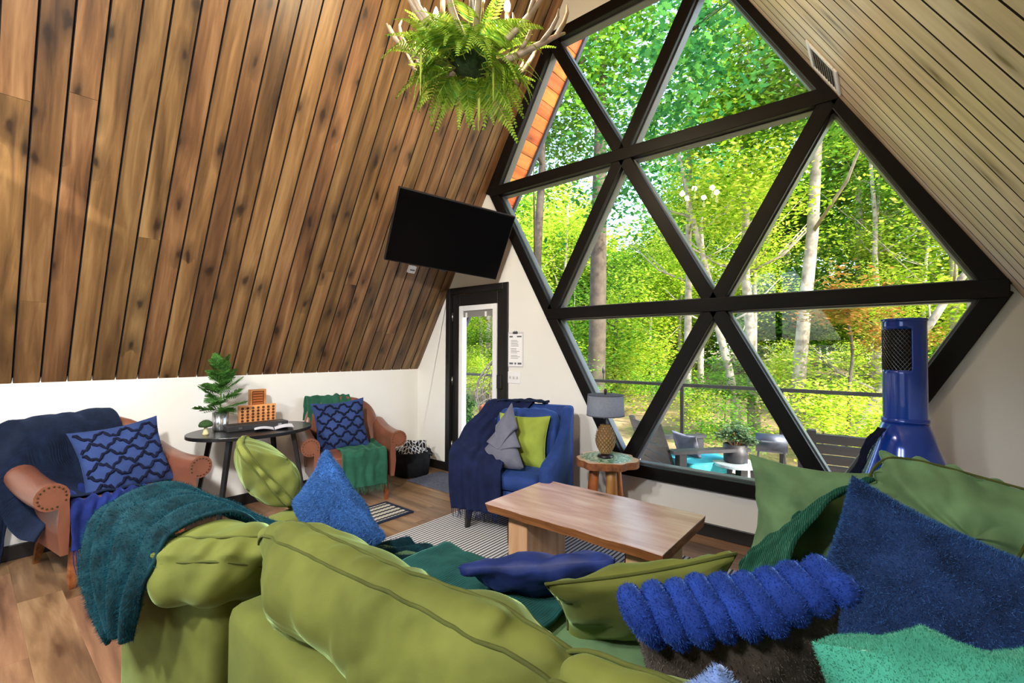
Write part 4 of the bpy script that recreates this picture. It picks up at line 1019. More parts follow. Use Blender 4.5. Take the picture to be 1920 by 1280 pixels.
section('olive velvet sofa section in the middle, behind the long back cushion', .17, 1.27)
section('olive velvet sofa section at the right, under the teal plush pillow', 1.29, 2.42)
s4 = thing('sofa_section', 'olive velvet chaise section reaching towards the blue fireplace', 'sofa', (1.86, -1.6, 0), group=GS)
rounded(MB().box(-.57, .56, -.55, .46, .04, .28), 'seat_base', M['velvet'], s4, .02); rounded(MB().box(-.57, .56, -.55, .40, .285, .44), 'seat_cushion', M['velvet_cool'], s4, .06)
rounded(MB().box(-.55, .56, .42, .58, .04, .62), 'arm', M['velvet'], s4); rounded(MB().box(.38, .56, -.55, .415, .285, .62), 'back', M['velvet'], s4)
for x in (-.5, .5):
    for y in (-.48, .5): MB().box(x - .03, x + .03, y - .03, y + .03, 0, .045).build('foot', M['black'], s4)

def sag(k, s=1):
    return lambda p: Vector((p.x, p.y - k * (p.z + .2) ** 2 * 2.0, p.z - .03 * math.cos(p.x * 2.2) * s))
cushion('back_cushion', 'long olive velvet back cushion lying over the middle of the sofa back', (.755, -2.91, .675), (1, .03, .025), (0, -.30, .95), 1.20, .44, .075, M['velvet'], M['velvet_seam'], 'olive back cushions', bulge=.11, wr=.024, seed=3, bend=sag(.06, .4), ns=160)
cushion('back_cushion', 'olive velvet back cushion at the bottom edge in front of the plush pillow', (1.86, -2.90, .70), (1, .0, 0), (0, -.30, .95), 1.2, .44, .075, M['velvet'], M['velvet_seam'], 'olive back cushions', bulge=.11, wr=.022, seed=13, bend=sag(.06, .4), ns=160)
cushion('back_cushion', 'slumped olive velvet back cushion half under the teal shaggy throw', (-.08, -3.01, .685), (.88, .42, .12), (.14, -.60, .79), .45, .38, .08, M['velvet'], M['velvet_seam'], 'olive back cushions', p=3.4, bulge=.10, wr=.018, seed=23, bend=sag(.3), ns=120)
cushion('end_cushion', 'olive velvet cushion standing on edge at the left sofa arm', (-.73, -2.62, .775), (-.92, .38, 0), (-.5, -.41, .76), .36, .42, .035, M['velvet'], M['velvet_seam'], None, bulge=.095, wr=.014, seed=31)

# pillows on the seats
def furry(name, label, c, right, up, w, h, t, m, seed, n, L, wd, **kw):
    root, b, fn = pillow(name, label, c, right, up, w, h, t, m, None, seed, **kw); fur(b, 'pile', M[{'blue_pile': 'pile_blue', 'navy_pile': 'pile_navy', 'mint_green_plush': 'pile_mint', 'charcoal_brown_plush': 'pile_brown', 'pale_blue_pile': 'pile_pale'}[m.name]], root, n, L, wd, seed=seed); return root, b, fn
furry('fuzzy_pillow', 'fuzzy mid blue pillow standing on the left sofa seat', (-.235, -2.53, .625), (.66, .21, -.72), (.69, -.04, .73), .46, .45, .15, M['fur_blue'], 2, 50000, .010, .0009)
pillow('navy_pillow', 'navy satin pillow lying against the long olive cushion', (.75, -2.22, .555), (.90, .42, .17), (.0, -.85, .5), .52, .38, .13, fabric('navy_satin', lin(34, 48, 104), .5, .4, lin(110, 130, 220), .35), None, 6, .09, .06, .012)
pillow('green_pillow', 'apple green piped pillow between the navy pillow and the ruched one', (1.135, -2.24, .60), (.80, .55, .2), (.1, -.65, .72), .52, .40, .15, M['velvet'], M['velvet_seam'], 9, .08, .05, .008)
rp, rb, rfn = furry('ruched_pillow', 'charcoal pillow with a ruched royal blue plush top at the bottom', (1.485, -2.54, .715), (.83, .53, .19), (.05, -.4, .9), .42, .42, .15, M['fur_brown'], 14, 16000, .006, .0008)
for k in range(9):
    u = -.9 + 1.8 * k / 8
    pts = []; rad = []; NR = 13; ve = .70 + .16 * k / 8
    for j in range(NR):
        q = j / (NR - 1); sg_ = 1 if q < .3 else -1; v = .80 + .2 * q / .3 if q < .3 else 1 - (1 - ve) * (q - .3) / .7
        b0 = rfn(max(-.97, min(.97, u - .10 + .2 * q)), min(.985, v), sg_); tl = math.sin(PI * min(1, max(.03, q * .97)))
        pts.append(b0 + Vector((0, sg_ * .010, .016 * tl))); rad.append(.031 * tl ** .5 * (1 + .12 * nz(q * 5, k, 1)))
    o = MB().tube(pts, rad, 12).build('ruffle', M['fur_royal'], rp, True); fur(o, 'ruffle_pile', M['pile_royal'], o, 2600, .006, .0007, seed=60 + k)
furry('plush_pillow', 'large deep blue shaggy pillow leaning on the sage cushion at right', (1.85, -1.68, .565), (.93, -.22, -.29), (.3, .2, .93), .62, .60, .2, M['fur_navy'], 5, 80000, .011, .0009, ear=.06)
furry('mint_pillow', 'mint green ribbed plush pillow in the bottom right corner', (2.01, -2.63, .775), (.96, .05, .22), (.02, -.3, .95), .66, .46, .24, M['fur_mint'], 17, 110000, .005, .0006, ear=.0, wr=.03, power=.42)
furry('fuzzy_pillow', 'pale blue fuzzy pillow corner peeping up at the bottom edge', (1.585, -2.99, .875), (.75, .3, -.6), (.6, -.2, .77), .2, .2, .09, fabric('pale_blue_pile', lin(112, 140, 196), .9, .5, lin(190, 210, 255), .3), 19, 9000, .006, .0007)
pillow('sage_cushion', 'sage green velvet cushion with pointed corner at the left of the chaise', (1.53, -1.20, .64), (.98, -.02, .03), (-.03, .26, .96), .56, .50, .17, M['velvet_cool'], None, 41, .10, .07, .028, cat='cushion')
cushion('sage_back_cushion', 'wrinkled sage green velvet cushion below the blue fireplace', (1.99, -1.22, .70), (.97, -.08, -.2), (.0, .34, .93), .66, .48, .06, M['velvet_cool'], M['velvet_seam'], None, bulge=.10, wr=.034, seed=51)
cushion('sage_back_cushion', 'sage green velvet cushion cut off by the right edge', (2.22, -1.62, .66), (.2, -.95, -.1), (.3, 0, .93), .56, .46, .16, M['velvet_cool'], M['velvet_seam'], None, bulge=.05, wr=.012, seed=54)

# throws on the sofa
def sofa_throw(name, label, path, width, sidev, m, nfur=0, fl=.02, fw=.002, flow=None, seed=0, **kw):
    mb, fn = cloth(path, width, sidev, seed=seed, **kw); t = thing(name, label, 'throw'); o = mb.build('cloth', m, t, True, solid=.014)
    if nfur: fur(o, 'pile', M['pile_teal'] if m is M['fur_teal'] else m, t, nfur, fl, fw, .7, flow, seed + 5, True)
    return t
V3 = lambda v, z: Vector((v.x, v.y, z))
B0 = Lp + dirw * .18
sofa_throw('shag_throw', 'dark teal shaggy throw over the left end of the sofa', [V3(B0 + nin * .95 + dirw * .5, .47), V3(B0 + nin * .75 + dirw * .34, .49), V3(B0 + nin * .55 + dirw * .10, .60), V3(B0 + nin * .36, .74), V3(B0 + nin * .16 - dirw * .02, .87), V3(B0 - nin * .05 - dirw * .02, .85), V3(B0 - nin * .125, .71), V3(B0 - nin * .135 + dirw * .02, .58), V3(B0 - nin * .13 + dirw * .05, .47)],
           .44, [V3(dirw, 0)] * 2 + [V3(dirw, -.15), V3(dirw, -.22), V3(dirw, -.15), V3(dirw, -.1)] + [V3(dirw * .95, 0), V3(dirw * .7, 0), V3(dirw * .35, 0)], M['fur_teal'], 110000, .02, .0011, (0, 0, -.5), 3, fold=.018, nf=4, nu=50, nv=80, lift=lambda a, b: (0, 0, -.5 * max(0, .2 - a) ** 1.3))
sofa_throw('quilted_throw', 'teal quilted throw spread over the sofa seat in front of the navy pillow', [(.50, -2.62, .47), (.50, -2.4, .475), (.50, -2.22, .475), (.50, -2.135, .44), (.50, -2.13, .3)], .74, Vector((1, 0, 0)), M['quilt_teal'], 0, seed=8, fold=.012, nf=3)
sofa_throw('cable_throw', 'dark green cable knit throw between the sage cushion and the big blue pillow', [(1.38, -1.72, .455), (1.36, -1.6, .49), (1.42, -1.44, .60), (1.55, -1.34, .76), (1.66, -1.32, .84)], .42, [Vector((.45, -.85, 0)), Vector((.45, -.85, .1)), Vector((.3, -.75, .2)), Vector((.3, -.5, .3)), Vector((.3, -.3, .3))], M['knit_green'], 6000, .008, .0014, seed=21, fold=.014, nf=3)
sofa_throw('knit_blanket', 'dark teal knit blanket over the far chaise arm behind the sage cushion', [(2.0, -1.09, .70), (1.99, -1.06, .80), (1.99, -1.01, .835), (2.0, -.96, .78), (2.0, -.92, .55)], .26, Vector((1, -.12, -.05)), M['knit_green'], 3000, .008, .0014, seed=25, fold=.014, nf=3)

# ------------------------------------------------------------------ blue enamel fireplace
fx, fy = 1.828, -.58
fp = thing('enamel_fireplace', 'glossy blue enamel cone fireplace with mesh vent beside the window', 'fireplace', (fx, fy, 0))
M['enamel'] = plain('blue_enamel', lin(30, 70, 176), .16, .2, var=.12, scale=3, Coat_Weight=.6)
wall_prof = []
mb = MB()
def flue(a, b):
    an = a * 2 * PI; z = 1.06 + .515 * b; r = .088; return (r * math.cos(an), r * math.sin(an), z + (.006 * nz(an * 3, 1, 0) if b > .98 else 0))
nu, nv = 64, 31
vs = [flue(i / nu, j / (nv - 1)) for j in range(nv) for i in range(nu)]; fs = []
for j in range(nv - 1):
    for i in range(nu):
        an = (i + .5) / nu * 2 * PI; z = 1.06 + .515 * (j + .5) / (nv - 1); da = (an - math.radians(237) + PI) % (2 * PI) - PI
        if abs(da) < .86 and 1.31 < z < 1.525: continue
        i2 = (i + 1) % nu; fs.append((j * nu + i, j * nu + i2, (j + 1) * nu + i2, (j + 1) * nu + i))
mb.add(vs, fs); fl_ = mb.build('flue', M['enamel'], fp, True, solid=.003)
MB().lathe([(.091, 1.565), (.094, 1.567), (.094, 1.578), (.089, 1.58)], 48, wob=lambda a, z: 1 + .012 * nz(a * 7, z * 9, 2)).build('rim', M['enamel'], fl_, True)
MB().lathe([(.083, 1.3), (.083, 1.54)], 32).build('dark_liner', plain('soot', lin(8, 8, 10), .9), fl_, True)
mb = MB()
for s in (-1, 1):
    for k in range(-9, 10):
        pts = []
        for q in range(19):
            z = 1.31 + .215 * q / 18; an = math.radians(237) + k * .19 + s * (q / 18 - .5) * 1.75
            if abs((an - math.radians(237))) < .86: pts.append((.0885 * math.cos(an), .0885 * math.sin(an), z))
        if len(pts) > 1: mb.tube(pts, .0011, 4)
mb.build('wire_mesh', plain('mesh_wire', lin(96, 98, 104), .35, .9), fl_)
mb = MB(); mb.lathe([(.096, 1.052), (.098, 1.06), (.096, 1.072), (.089, 1.075)], 48); mb.build('collar', M['enamel'], fp, True)
mb = MB(); mb.lathe([(.091, 1.06), (.13, .93), (.185, .77), (.26, .58), (.30, .48), (.30, .40), (.27, .37)], 64); mb.build('hood', M['enamel'], fp, True)
mb = MB(); mb.lathe([(.16, .20), (.24, .22), (.29, .30), (.30, .38), (.29, .385)], 64); mb.build('fire_bowl', M['enamel'], fp, True)
mb = MB(); mb.lathe([(.20, 0), (.20, .015), (.09, .04), (.08, .21)], 40); mb.build('pedestal', M['black'], fp, True)
mb = MB(); mb.tube([(.17, -.03, .80), (.24, -.03, .80), (.31, -.045, .802), (.24, -.06, .80), (.17, -.05, .80)], .004, 5); mb.build('damper_handle', M['steel'], fp, True)
mt = thing('fire_glove', 'navy fringed cloth hanging on the left shoulder of the fireplace', 'cloth', (fx, fy, 0))
mb, fn = cloth([(fx - .10, fy - .10, 1.03), (fx - .155, fy - .12, .95), (fx - .19, fy - .14, .84), (fx - .23, fy - .15, .72)], .06, Vector((.5, -.6, 0)), fold=.008, nf=2, seed=2, nu=16, nv=24)
mb.v = [(x - fx, y - fy, z) for x, y, z in mb.v]; o = mb.build('cloth', M['navy_dark'], mt, True, solid=.006); fur(o, 'pile', M['navy_knit'], mt, 1500, .016, .0016, seed=4)
# ------------------------------------------------------------------ outdoors: deck, furniture, forest
GZ = -.75
M['deck'] = wood('weathered_deck', [lin(150, 134, 124), lin(184, 168, 156), lin(206, 192, 180)], (1.5, 14, 14), .7, .1, pvar=.1)
M['char'] = wood('charcoal_stain', [lin(20, 20, 24), lin(31, 31, 36), lin(44, 44, 50)], (2, 16, 16), .5, 0, pvar=.15)
DKZ = -.06
dk = struct(thing('deck', '', '')); del dk['label']; del dk['category']
mb = MB(); mb.box(-5.0, 5.0, .15, 2.75, GZ, DKZ - .05); mb.build('deck_frame', M['groove'], dk)
x = -5.0
while x < 5.0:
    mb = MB(); mb.prism([(0, 0), (.138, 0), (.138, .037), (.135, .04), (.003, .04), (0, .037)], lambda a, b, t: (t, a, b), 0, 2.6)
    o = mb.build('deck_board', M['deck'], dk); mx = Matrix(((0, -1, 0), (1, 0, 0), (0, 0, 1))).to_4x4(); mx.translation = (x + .14, .15, DKZ - .04); o.matrix_world = mx
    x += .144
rl = thing('deck_railing', 'black metal deck railing with slim posts', 'railing', (0, 2.2, DKZ))
mb = MB(); mb.beam((-5, 0, 1.04), (5, 0, 1.04), .06, .04); mb.build('top_rail', M['black'], rl)
for x in (-4.3, -2.6, -.24, .86, 2.4, 4.0):
    mb = MB(); mb.box(x - .02, x + .02, -.02, .02, 0, 1.03); mb.build('post', M['black'], rl)
M['wire'] = plain('thin_cable', lin(60, 60, 64), .4, .8)
for z in (.2, .4, .6, .8):
    mb = MB(); mb.tube([(-5, 0, z), (5, 0, z)], .002, 4); mb.build('cable', M['wire'], rl)
fl2 = tag(MB().lathe([(.006, 0), (.006, .09), (.02, .1), (.022, .15), (.008, .18), (.002, .2)], 10).build('rail_lantern', M['black'], None, True), 'small black lantern finial standing on the deck railing', 'lantern'); fl2.location = (-1.35, 2.2, DKZ + 1.055)

def deck_chair(label, locn, rz):
    t = thing('deck_chair', label, 'chair', locn, rz, 'charcoal slatted deck chairs')   # front = +Y, back leans to -Y
    for k in range(6):
        q0 = k / 6; z = .22 + .56 * q0; y = -.26 - .20 * q0
        mb = MB(); mb.hexa([(-.31, y, z), (.31, y, z), (.31, y + .022, z + .005), (-.31, y + .022, z + .005), (-.31, y - .028, z + .078), (.31, y - .028, z + .078), (.31, y - .006, z + .083), (-.31, y - .006, z + .083)]); mb.build('back_slat', M['char'], t)
    for s in (-1, 1):
        mb = MB(); mb.beam((s * .27, -.22, .15), (s * .27, -.45, .80), .07, .03, (0, 1, 0)); mb.build('back_post', M['char'], t)
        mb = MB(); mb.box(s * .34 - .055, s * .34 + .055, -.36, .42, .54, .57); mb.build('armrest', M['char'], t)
        for y in (-.26, .36): MB().box(s * .34 - .04, s * .34 + .04, y - .035, y + .035, 0, .54).build('leg', M['char'], t)
        MB().box(s * .34 - .02, s * .34 + .02, -.26, .36, .2, .28).build('side_rail', M['char'], t)
    for k in range(5):
        mb = MB(); y = -.2 + k * .12; mb.box(-.32, .32, y, y + .1, .27, .295); mb.build('seat_slat', M['char'], t)
    return t
dc1 = deck_chair('charcoal slatted deck chair with aqua cushion outside the left panes', (.22, .95, DKZ), math.radians(-40))
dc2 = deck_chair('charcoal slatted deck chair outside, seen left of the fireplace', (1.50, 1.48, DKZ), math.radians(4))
t = thing('aqua_cushion', 'aqua seat cushion on the left deck chair', 'cushion'); mb, lps = boxed(.54, .5, .1, seed=3, wr=.004, bulge=.02); mb.build('cushion_body', fabric('aqua_canvas', lin(70, 176, 186), .8), t, True)
for lp_ in lps: MB().tube(lp_, .006, 6, False).build('piping', bpy.data.materials['aqua_canvas'], t)
m3 = Matrix.Rotation(math.radians(-40), 3, 'Z'); orient(t, Vector((.22, .95, DKZ)) + m3 @ Vector((0, .12, .37)), m3 @ Vector((1, 0, 0)), m3 @ Vector((0, 1, .03)))
pillow('grey_cushion', 'grey bolster cushion leaning on the left deck chair armrest', Vector((.22, .95, DKZ)) + m3 @ Vector((-.02, .02, .52)), m3 @ Vector((1, .1, 0)), m3 @ Vector((0, -.3, .95)), .36, .26, .1, M['grey_velvet'], None, 3)
tt = thing('patio_table', 'round pale topped patio table carrying the potted shrub', 'table', (.66, 1.0, DKZ))
MB().lathe([(.2, .40), (.205, .405), (.205, .425), (.2, .43)], 32).build('table_top', plain('pale_zinc', lin(170, 182, 186), .4, .4), tt)
for k in range(3):
    a = k * 2.1 + .4; MB().beam((.14 * math.cos(a), .14 * math.sin(a), .41), (.17 * math.cos(a), .17 * math.sin(a), 0), .035, .035).build('leg', M['black'], tt)
M['shrub'] = leafmat('grey_green_shrub', [lin(60, 84, 60), lin(86, 112, 80), lin(112, 134, 96)], .3, .1)
def leafball(n, rx, rz, size, seed, zc=0, clumps=30, flat=.5, shell=.35):
    rr = random.Random(seed); mb = MB(); V = mb.v; F = mb.f; cl = []
    for i in range(clumps):
        d = Vector((rr.gauss(0, 1), rr.gauss(0, 1), rr.gauss(0, 1))).normalized() * rr.uniform(shell, 1) ; cl.append(Vector((d.x * rx, d.y * rx, zc + d.z * rz)))
    for i in range(n):
        c = rr.choice(cl); p = c + Vector((rr.gauss(0, 1), rr.gauss(0, 1), rr.gauss(0, .6))) * rx * .17
        a = rr.uniform(0, 2 * PI); tl = rr.uniform(-1, 1) * flat; d = Vector((math.cos(a), math.sin(a), tl)).normalized(); s = d.cross(Vector((rr.uniform(-.6, .6), rr.uniform(-.6, .6), 1))).normalized()
        L = size * rr.uniform(.6, 1.25); k = len(V)
        V += [tuple(p), tuple(p + d * L * .45 + s * L * .3), tuple(p + d * L), tuple(p + d * L * .45 - s * L * .3)]; F.append((k, k + 1, k + 2, k + 3))
    return mb
ps = thing('potted_shrub', 'grey-green shrub in a dark ribbed pot on the patio table', 'plant', (.66, 1.0, DKZ + .43))
MB().lathe([(.09, 0), (.1, .01), (.105, .17), (.09, .17), (.088, .14)], 28, wob=lambda a, z: 1 + .02 * math.cos(a * 14)).build('pot', plain('charcoal_pot', lin(38, 36, 40), .5), ps, True)
stuff(leafball(1500, .17, .11, .035, 5, .25, 26).build('foliage', M['shrub'], ps))
for k in range(9):
    a = k * .7; MB().tube([(0, 0, .12), (.09 * math.cos(a), .09 * math.sin(a), .22), (.15 * math.cos(a), .15 * math.sin(a), .30)], [.004, .003, .002], 4).build('stem', M['log'], ps)
lt = thing('low_deck_table', 'low dark table with a pebbled grey top below the potted shrub', 'table', (.62, .55, DKZ))
MB().box(-.2, .2, -.14, .14, .26, .29).build('table_top', plain('pebble_grey', lin(168, 172, 178), .7, var=.4, scale=60), lt, bevel=.004)
for sx in (-1, 1):
    for sy in (-1, 1): MB().box(sx * .18 - .02, sx * .18 + .02, sy * .12 - .02, sy * .12 + .02, 0, .26).build('leg', M['black'], lt)
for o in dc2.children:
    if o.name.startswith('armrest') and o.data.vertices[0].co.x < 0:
        o.data.materials[0] = plain('sun_glare_board', lin(206, 208, 212), .5, var=.08); o['label'] = 'weathered pale armrest'  # sun glare on this armrest put into its colour
sm = thing('smoker_grill', 'dark barrel smoker grill on legs at the deck edge', 'grill', (.80, 1.95, DKZ), math.radians(10)); sm.scale = (.75, .75, .85)
mb = MB(); mb.tube([(-.2, 0, .56), (.2, 0, .56)], .12, 18); mb.build('barrel', plain('grill_grey', lin(70, 74, 84), .4, .5), sm, True)
MB().box(-.3, -.21, -.14, .1, .52, .54).build('shelf', M['black'], sm); MB().tube([(-.12, -.125, .6), (-.12, -.16, .6), (.12, -.16, .6), (.12, -.125, .6)], .007, 6).build('handle', M['steel'], sm)
for sx in (-1, 1):
    for sy in (-1, 1): MB().beam((sx * .16, sy * .06, .48), (sx * .2, sy * .11, 0), .02, .02).build('leg', M['black'], sm)
# hanging egg chair, seen through the door
eg = thing('egg_chair', 'grey wicker egg chair on the deck seen through the door', 'chair', (-2.66, 1.45, DKZ))
mb = MB()
for k in range(16):
    a = 2 * PI * k / 16; pts = []
    for j in range(13):
        q = j / 12; r = .36 * math.sin(PI * (q * .86 + .14)) ** .75; pts.append((r * math.cos(a), r * math.sin(a), .42 + .98 * q))
    if not (4.2 < a < 5.2): mb.tube(pts, .009, 5)
for j in range(9):
    q = j / 9 + .05; r = .36 * math.sin(PI * (q * .86 + .14)) ** .75; mb.tube([(r * math.cos(a), r * math.sin(a), .42 + .98 * q + .05 * math.sin(a * 3)) for a in [5.3 + i * 5.2 / 20 for i in range(21)]], .007, 4)
mb.build('wicker_shell', plain('grey_wicker', lin(96, 88, 86), .8), eg, True)
MB().tube([(.25, .3, 0), (.3, .34, .8), (.2, .24, 1.5), (0, 0, 1.62), (0, 0, 1.4)], .018, 8).build('stand', M['black'], eg, True); MB().lathe([(.36, 0), (.38, .02), (.36, .04)], 28).build('base_ring', M['black'], eg, True)
mb, lps = boxed(.5, .46, .14, seed=8, wr=.006); o = mb.build('seat_cushion', fabric('brick_red_cushion', lin(150, 84, 62), .9), eg, True); o.rotation_euler = (PI / 2, 0, 0); o.location = (0, 0, .58)
# potted conifer by the door
pc = thing('potted_conifer', 'bushy green conifer in a pot just outside the door', 'plant', (-2.62, .62, DKZ))
MB().lathe([(.13, 0), (.16, .02), (.18, .26), (.16, .26)], 24).build('pot', plain('dark_pot', lin(52, 50, 50), .6), pc, True)
M['conifer'] = leafmat('conifer_green', [lin(44, 86, 46), lin(72, 120, 62), lin(104, 150, 80)], .3, .1)
stuff(leafball(4200, .17, .34, .05, 9, .60, 60, 1.2, .1).build('foliage', M['conifer'], pc)); MB().tube([(0, 0, .2), (0, 0, 1.1)], [.02, .008], 6).build('stem', M['log'], pc)
lp2 = thing('leafy_plant', 'low bright leafy plant beside the conifer outside the door', 'plant', (-2.22, .62, DKZ))
MB().lathe([(.09, 0), (.11, .14), (.09, .14)], 20).build('pot', bpy.data.materials['dark_pot'], lp2, True)
stuff(leafball(420, .17, .14, .085, 10, .32, 22).build('foliage', leafmat('bright_leaf', [lin(80, 140, 50), lin(120, 180, 70)], .4, .1), lp2)); MB().tube([(0, 0, .1), (0, 0, .3)], .006, 5).build('stem', M['log'], lp2)
tag(MB().lathe([(.09, 0), (.11, .03), (.08, .07), (.02, .09)], 14, wob=lambda a, z: 1 + .2 * math.sin(2 * a + 1)).build('rock', plain('brown_stone', lin(140, 122, 108), .9, var=.2), None, True), 'small brown stone on the deck below the conifer', 'rock').location = (-2.05, .42, DKZ)

# ground with leaf litter
def groundmat():
    m, n, l, p = nmat('leaf_litter'); setp(p, Roughness=1.0); v = objcoord(n, l, (1, 1, 1), False)
    a = noisen(n, l, v, .35, 5); b = noisen(n, l, v, 9, 5, .7)
    r = ramp(n, [(.35, lin(96, 112, 48)), (.48, lin(138, 120, 78)), (.62, lin(190, 164, 126))]); l.new(a.outputs[0], r.inputs[0])
    r2 = ramp(n, [(.3, (.45, .42, .38, 1)), (.7, (1.2, 1.15, 1.05, 1))]); l.new(b.outputs[0], r2.inputs[0])
    l.new(mix(n, l, 1.0, r.outputs[0], r2.outputs[0], 'MULTIPLY'), p.inputs['Base Color']); bump(n, l, p, b.outputs[0], .8, .05); return m
def gz(x, y): return GZ + .25 * nz(x * .12, y * .12, 0) + max(0, y - 12) * .035 - .1
mb = MB(); mb.grid(lambda a, b: (-70 + 140 * a, -25 + 105 * b, gz(-70 + 140 * a, -25 + 105 * b) if -25 + 105 * b > 3 else GZ - .1), 90, 70)
struct(mb.build('ground', groundmat(), None, True))

M['trunk_dark'] = plain('dark_trunk_bark', lin(74, 64, 54), .95, var=.4, scale=6, bmp=.8, bscale=14)
M['trunk_pale'] = plain('pale_trunk_bark', lin(150, 138, 122), .9, var=.5, scale=5, bmp=.6, bscale=14)
M['leafA'] = leafmat('yellow_green_leaves', [lin(104, 150, 30), lin(156, 190, 44), lin(196, 214, 70), lin(222, 218, 96)], .5, .2)
M['leafB'] = leafmat('mid_green_leaves', [lin(60, 110, 32), lin(96, 150, 44), lin(140, 182, 60)], .5, .2)
M['leafC'] = leafmat('rusty_leaves', [lin(150, 100, 50), lin(170, 130, 60), lin(140, 150, 60)], .45, .15)
M['leafO'] = leafmat('deep_oak_leaves', [lin(36, 92, 48), lin(60, 124, 62), lin(96, 160, 70)], .45, .1)
crowns = {}
def crown(key, *a, mats='leafA', **kw):
    me = leafball(*a, **kw).mesh(key); me.materials.append(M[mats]); crowns[key] = me
crown('c0', 5200, 2.4, 3.2, .17, 1, 0, 90, .6, .25); crown('c1', 5200, 2.6, 2.8, .17, 2, 0, 80, .6, .2, mats='leafB'); crown('c2', 4200, 2.2, 4.0, .18, 3, 0, 90, .6, .1)
crown('u0', 2600, 1.5, 1.4, .13, 4, 0, 50, .6, .1); crown('u1', 2600, 1.7, 1.1, .13, 5, 0, 44, .6, .1, mats='leafB'); crown('r0', 1600, 1.2, .9, .13, 6, 0, 34, .6, .1, mats='leafC')
crown('f0', 6000, 4.2, 6.0, .42, 7, 0, 120, .7, .1); crown('f1', 6000, 4.4, 5.0, .42, 8, 0, 110, .7, .1, mats='leafB')
def tree(name, label, x, y, h, r, lean=(0, 0), pale=True, cr=(), group=None, seed=0, bend=0):
    z0 = gz(x, y) - .15; t = thing(name, label, 'tree', (x, y, z0), group=group); rr = random.Random(seed); pts = []; n = 9
    for i in range(n):
        q = i / (n - 1); pts.append((lean[0] * q + bend * math.sin(q * 5) + .12 * nz(q * 4, seed, 0), lean[1] * q + .12 * nz(q * 4, seed, 5), h * q))
    MB().tube(pts, [r * (1.25 if i == 0 else 1) * (1 - .62 * i / (n - 1)) for i in range(n)], 9).build('trunk', M['trunk_pale' if pale else 'trunk_dark'], t, True)
    for k in range(5):
        q = rr.uniform(.35, .9); b = Vector(pts[int(q * (n - 1))]); a = rr.uniform(0, 2 * PI); L = rr.uniform(.9, 2.2) * (h / 9)
        MB().tube([b, b + Vector((math.cos(a), math.sin(a), .5)) * L * .5, b + Vector((math.cos(a) * 1.1, math.sin(a) * 1.1, .9)) * L], [r * .3, r * .2, r * .06], 5).build('branch', M['trunk_pale' if pale else 'trunk_dark'], t, True)
    for key, dx, dy, dz, s in cr:
        o = bpy.data.objects.new('crown', crowns[key]); COL.objects.link(o); o.parent = t; o.location = (dx, dy, dz); o.rotation_euler = (0, 0, rr.uniform(0, 6.28)); o.scale = (s, s, s); stuff(o)
    return t
C0 = lambda k, z, s=1.0: (k, R.uniform(-.6, .6), R.uniform(-.6, .6), z, s)
tree('forest_tree', 'dark trunked tree just left of the window, near the overhang', -3.75, 3.75, 10, .12, (.1, .2), False, [C0('c1', 8.8, .8), ('u1', .4, .6, 1.7, .6)], seed=1)
tree('forest_tree', 'tall pale mottled tree leaning right in the right hand panes', .05, 9.3, 14, .17, (.95, .5), True, [C0('c0', 11, 1), C0('c1', 8.6, .8)], seed=2)
tree('forest_tree', 'slim pale tree with a kinked trunk behind the potted shrub', -1.25, 9.5, 8, .12, (-1.2, -.8), True, [C0('c0', 6.5, .8)], seed=3, bend=.12)
tree('forest_tree', 'thick pale trunk standing behind the potted shrub', -1.0, 10.2, 12, .15, (-.4, .2), True, [C0('c1', 9.5, 1.0)], seed=4)
tree('forest_tree', 'young tree leaning hard to the right behind the right deck chair', .85, 8.7, 6, .11, (3.4, 1.6), True, [('u0', 3.0, 1.4, 5.5, .9)], seed=5)
tree('forest_tree', 'grey trunked tree at the right window corner', 3.15, 9.2, 12, .17, (.2, .1), True, [C0('c1', 9.5, 1.0)], seed=6)
tree('forest_tree', 'pale trunk seen left of the lamp shade beyond the railing', -3.0, 10.8, 12, .13, (.1, .1), True, [C0('c0', 9, .9)], seed=7)
tree('forest_tree', 'small rust tinged tree in the right hand panes', 1.15, 8.4, 3.6, .05, (.1, .1), False, [('r0', 0, 0, 3.3, 1.0), ('r0', .9, .6, 2.6, .7)], seed=8)
GF = 'slim trees of the wood beyond the deck'; GU = 'leafy undergrowth beyond the deck'; GB = 'broad trees at the back of the wood'
rt_ = random.Random(11); spots = []
def ok(x, y, d):
    for a, b in spots:
        if (a - x) ** 2 + (b - y) ** 2 < d * d: return False
    spots.append((x, y)); return True
cnt = 0
def column(x, y):
    dx, dy = x - 1.7418, y + 3.6489; d = dx * math.sin(-.6858) + dy * math.cos(-.6858); r = dx * math.cos(-.6858) - dy * math.sin(-.6858)
    return 960 + 848.7 * r / d, d
def where(px):
    for lim, nm in ((960, 'through the door glass'), (1060, 'at the far left window corner'), (1180, 'above the table lamp'), (1300, 'left of the middle mullions'), (1420, 'above the potted shrub'), (1540, 'left of the right deck chair'), (1660, 'left of the fireplace flue'), (1780, 'behind the fireplace flue')):
        if px < lim: return nm
    return 'right of the fireplace flue'
